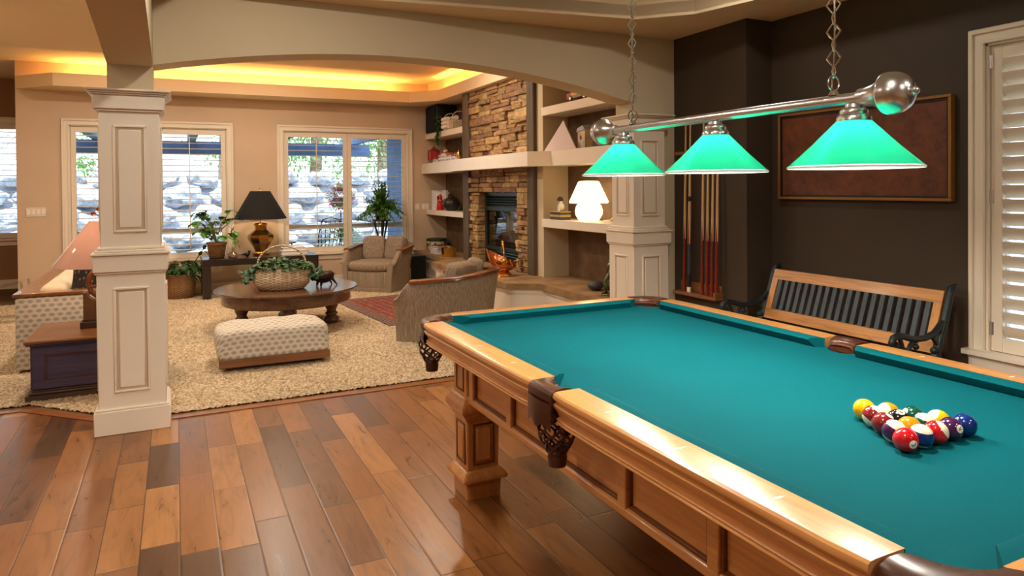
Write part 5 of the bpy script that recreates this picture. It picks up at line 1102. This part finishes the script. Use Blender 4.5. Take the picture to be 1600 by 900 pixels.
# far room details at the left edge
gr=T('acrylic_chair','clear curved acrylic chair at the far left edge of the room','chair',(-1.72,9.0,.012)); m=MB(); m.grid(lambda p,q:(-.25+.5*p-.0,-.2+.4*q,.42-.05*math.sin(PI*p)),14,6); O('seat',m,M['acrylic'],gr)
m=MB(); m.grid(lambda p,q:(-.25-.06*q,-.2+.4*p,.42+.38*q),6,8); O('backrest',m,M['acrylic'],gr)
for s in (-1,1): m=MB(); m.tube([(.25,s*.2,.42),(.27,s*.2,.2),(.22,s*.2,.02),(-.25,s*.2,.02)],.012,8); O('sled_leg',m,M['acrylic'],gr)
# ------------------------------------------------------------------ outside
slab('ground_outside',M['grass'],(-14,16,12.16,40,-.3,-.12),(-1.6,16,10.5,12.16,-.3,-.12),smooth=False)
slab('wall_outside',M['bluebeam'],(3.25,3.5,10.55,11.6,-.2,2.9),smooth=False)
rk=random.Random(21); 
def boulder(x,y,z,s,k):
    m=MB(); t=bmesh.new(); bmesh.ops.create_icosphere(t,subdivisions=3,radius=1); off=Vector((rk.uniform(0,50),rk.uniform(0,50),rk.uniform(0,50)))
    from mathutils import noise
    for v in t.verts:
        d=1+.42*noise.noise(v.co*1.3+off)+.2*noise.noise(v.co*3.2+off)+.08*noise.noise(v.co*8+off); v.co=Vector((v.co.x*d*s,v.co.y*d*s*.8,v.co.z*d*s*k))
    m.merge(t); o=O('boulder',m,M['rock'],None,(x,y,z),30,rk.uniform(0,6)); tag(o,'pale grey boulder in the rockery wall seen through the window blinds','boulder','boulders of the rockery outside')
for row in range(5):
    for i in range(14): boulder(-4.6+.86*i+rk.uniform(-.06,.06)+.43*(row%2),14.9+.52*row+rk.uniform(-.05,.05),.06+.40*row,rk.uniform(.36,.40),rk.uniform(.50,.56))
m=MB(); m.prism([(15.1,-.2),(17.3,1.62),(17.4,1.62),(17.4,-.2)],-14,16,'x'); S('rubble_bank',m,M['rock'])
slab('bank_outside',M['grass'],(-14,16,17.2,40,-.2,1.5),smooth=False)
rt=random.Random(8)
def tree(x,y,h_,lab):
    t=T('tree',lab,'tree',(x,y,1.45),0,'trees beyond the rockery'); m=MB(); m.tube([(0,0,0),(.05,0,h_*.5),(0,.05,h_)],[.17,.14,.08],10); O('trunk',m,M['trunk'],t); l2=MB()
    for c in range(10):
        cx,cy2,cz=rt.uniform(-.8,.8),rt.uniform(-.6,.6),rt.uniform(.12,1.0)*h_
        for i in range(260): d=Vector((rt.gauss(0,1),rt.gauss(0,1),rt.gauss(0,1))); leaf(l2,Vector((cx,cy2,cz))+d*.34,d,(0,0,1),rt.uniform(.08,.15),.065,.3)
    O('foliage',l2,M['oleaf'],t,smooth=False)
for x,y,h_ in ((-6.4,19.5,3.2),(-3.6,22.5,4.0),(-1.4,19.4,3.2),(1.3,22.4,3.9),(3.4,19.2,3.3),(6.1,22.4,4.0),(8.2,19.3,3.2)): tree(x,y,h_,'sunlit leafy tree behind the rockery outside the windows')
pe=T('pergola','blue-grey stained pergola with crossing beams outside the windows','pergola',(1.0,12.6,-.12))
for yy in (0,): m=MB(); m.box(-2.45,2.2,yy-.07,yy+.07,2.09,2.20); m.box(-2.45,2.2,yy-.02,yy+.12,2.20,2.31); O('main_beam',m,M['bluebeam'],pe)
for i in range(4): m=MB(); x_=-2.1+1.35*i; m.box(x_-.06,x_+.06,-1.95,1.1,2.31,2.47); O('rafter',m,M['bluebeam'],pe)
for x_ in (1.80,): m=MB(); m.box(x_-.06,x_+.06,-.06,.06,0,2.09); O('post',m,M['bluebeam'],pe)
def shrub(lab,x,y,z,R_,mat,nm,cat,n_=1100,extra=None):
    t=T(nm,lab,cat,(x,y,z)); l2=MB(); l3=MB()
    for i in range(n_):
        d=Vector((rt.gauss(0,1),rt.gauss(0,1),rt.gauss(0,1))).normalized(); q=d*R_*rt.uniform(.35,1); q.z*=.85
        leaf(l3 if (extra and rt.random()<.5) else l2,q+Vector((0,0,R_*.8)),d,(0,0,1),rt.uniform(.045,.08),.04,.3)
    O('foliage',l2,mat,t,smooth=False)
    if extra: O('blossoms',l3,extra,t,smooth=False)
    m=MB(); m.tube([(0,0,0),(0,0,R_*.8)],.03,6); O('stem',m,M['stem'],t)
    return t
shrub('magenta flowering hanging bush outside the double window',2.80,13.2,1.02,.28,M['oleaf'],'flowering_shrub','shrub',1000,M['pinkfl'])
hk=T('plant_post','thin dark post carrying the magenta flowering bush outside','post',(2.80,13.2,-.12)); m=MB(); m.tube([(0,0,0),(0,0,1.1)],.012,8); O('pole',m,M['iron'],hk)
shrub('light green bush in front of the rockery behind the black lamp',1.45,14.2,-.12,.45,M['oleaf'],'green_shrub','shrub'); shrub('light green bush outside the left window',-.35,13.6,-.12,.35,M['oleaf'],'green_shrub','shrub'); shrub('dark green bush low outside the right end of the double window',3.0,13.9,-.12,.5,M['leaf'],'green_shrub','shrub')
gc=T('garden_chair','black wrought iron garden chair outside the double window','chair',(2.25,12.0,-.12),-.6); m=MB()
for a in (-.2,.2):
    for b in (-.2,.2): m.tube([(a,b,0),(a*.9,b*.9,.45)],.012,6)
m.tube([(.2*math.cos(t),.2*math.sin(t),.45) for t in [2*PI*i/20 for i in range(20)]],.012,6,True); O('legs_and_seat_ring',m,M['iron'],gc); m=MB(); m.lathe([(.19,.445),(.19,.455)],20); O('seat',m,M['iron'],gc); m=MB()
for k in range(5): a=-.16+.08*k; m.tube([(a*.7,.19,.45),(a,.26,.7),(a*1.1,.30,.95)],.008,6)
m.tube([(-.19,.18,.45),(-.2,.27,.75),(-.15,.31,.97),(0,.32,1.02),(.15,.31,.97),(.2,.27,.75),(.19,.18,.45)],.012,6); O('backrest',m,M['iron'],gc)
gt=T('garden_table','black iron garden side table outside the double window','table',(1.55,12.3,-.12)); m=MB(); m.lathe([(.3,.60),(.3,.62)],24); O('tabletop',m,M['iron'],gt); 
for k in range(3): a=k*2.1; m=MB(); m.tube([(.22*math.cos(a),.22*math.sin(a),.6),(.25*math.cos(a),.25*math.sin(a),0)],.014,6); O('leg',m,M['iron'],gt)
# ------------------------------------------------------------------ light
w=bpy.data.worlds.new('world'); sc.world=w; w.use_nodes=True; bg=w.node_tree.nodes['Background']; bg.inputs[0].default_value=(.72,.86,1,1); bg.inputs[1].default_value=2.9
def lamp(kind,name,loc,e,c,rot=(0,0,0),size=.2,sy_=None,spread=None,ang=None):
    d=bpy.data.lights.new(name,kind); d.energy=e; d.color=c
    if kind=='AREA':
        d.size=size
        if sy_: d.shape='RECTANGLE'; d.size_y=sy_
        else: d.shape='DISK'
        if spread: d.spread=spread
    elif kind=='SUN': d.angle=ang or .02
    else: d.shadow_soft_size=size
    o=bpy.data.objects.new(name,d); col.objects.link(o); o.location=loc; o.rotation_euler=rot; return o
lamp('SUN','sun',(0,-5,20),3.6,(1,.97,.92),(math.radians(42),0,math.radians(-14)),ang=.01)
WARM=(1,.86,.69); AMB=(1,.56,.16)
# cove strips on top of the soffit
lamp('AREA','cove_strip_light',(.9,10.12,2.69),60,AMB,(PI,0,0),4.2,.05)
lamp('AREA','cove_strip_light',(3.5,7.3,2.69),42,AMB,(PI,0,PI/2),4.6,.03)
# unseen ceiling fill lamps, added to brighten both rooms
for x,y,e in ((-.6,6.3,26),(1.0,6.2,30),(1.0,8.6,30),(-.6,8.6,22),(2.6,7.4,26),(-2.6,7.5,26),(-2.6,4.0,30),(-2.6,0.5,30),(-1.0,1.9,20)): lamp('AREA','ceiling_fill_light',(x,y,2.985),e,WARM,(0,0,0),.16)
for x,y,e in ((.5,3.4,19),(2.9,3.2,10),(.5,.6,26),(2.9,-.6,16),(1.7,-1.8,30)): lamp('AREA','ceiling_fill_light',(x,y,2.855),e,(1,.93,.82),(0,0,0),.16)
lamp('POINT','black_lamp_light',(1.02,9.85,CT+.62),20,(1,.70,.38),size=.03)
lamp('POINT','pink_lamp_light',(-.46,5.86,.407+.58),9,(1,.78,.55),size=.03)
lamp('POINT','mushroom_lamp_light',(3.50,5.62,1.33),2.5,(1,.62,.26),size=.06)

lamp('AREA','ceiling_uplight_fill',(-3.6,7.6,1.8),34,(1,.62,.26),(PI,0,0),.3)  # added unseen uplight, brightens the living room ceiling
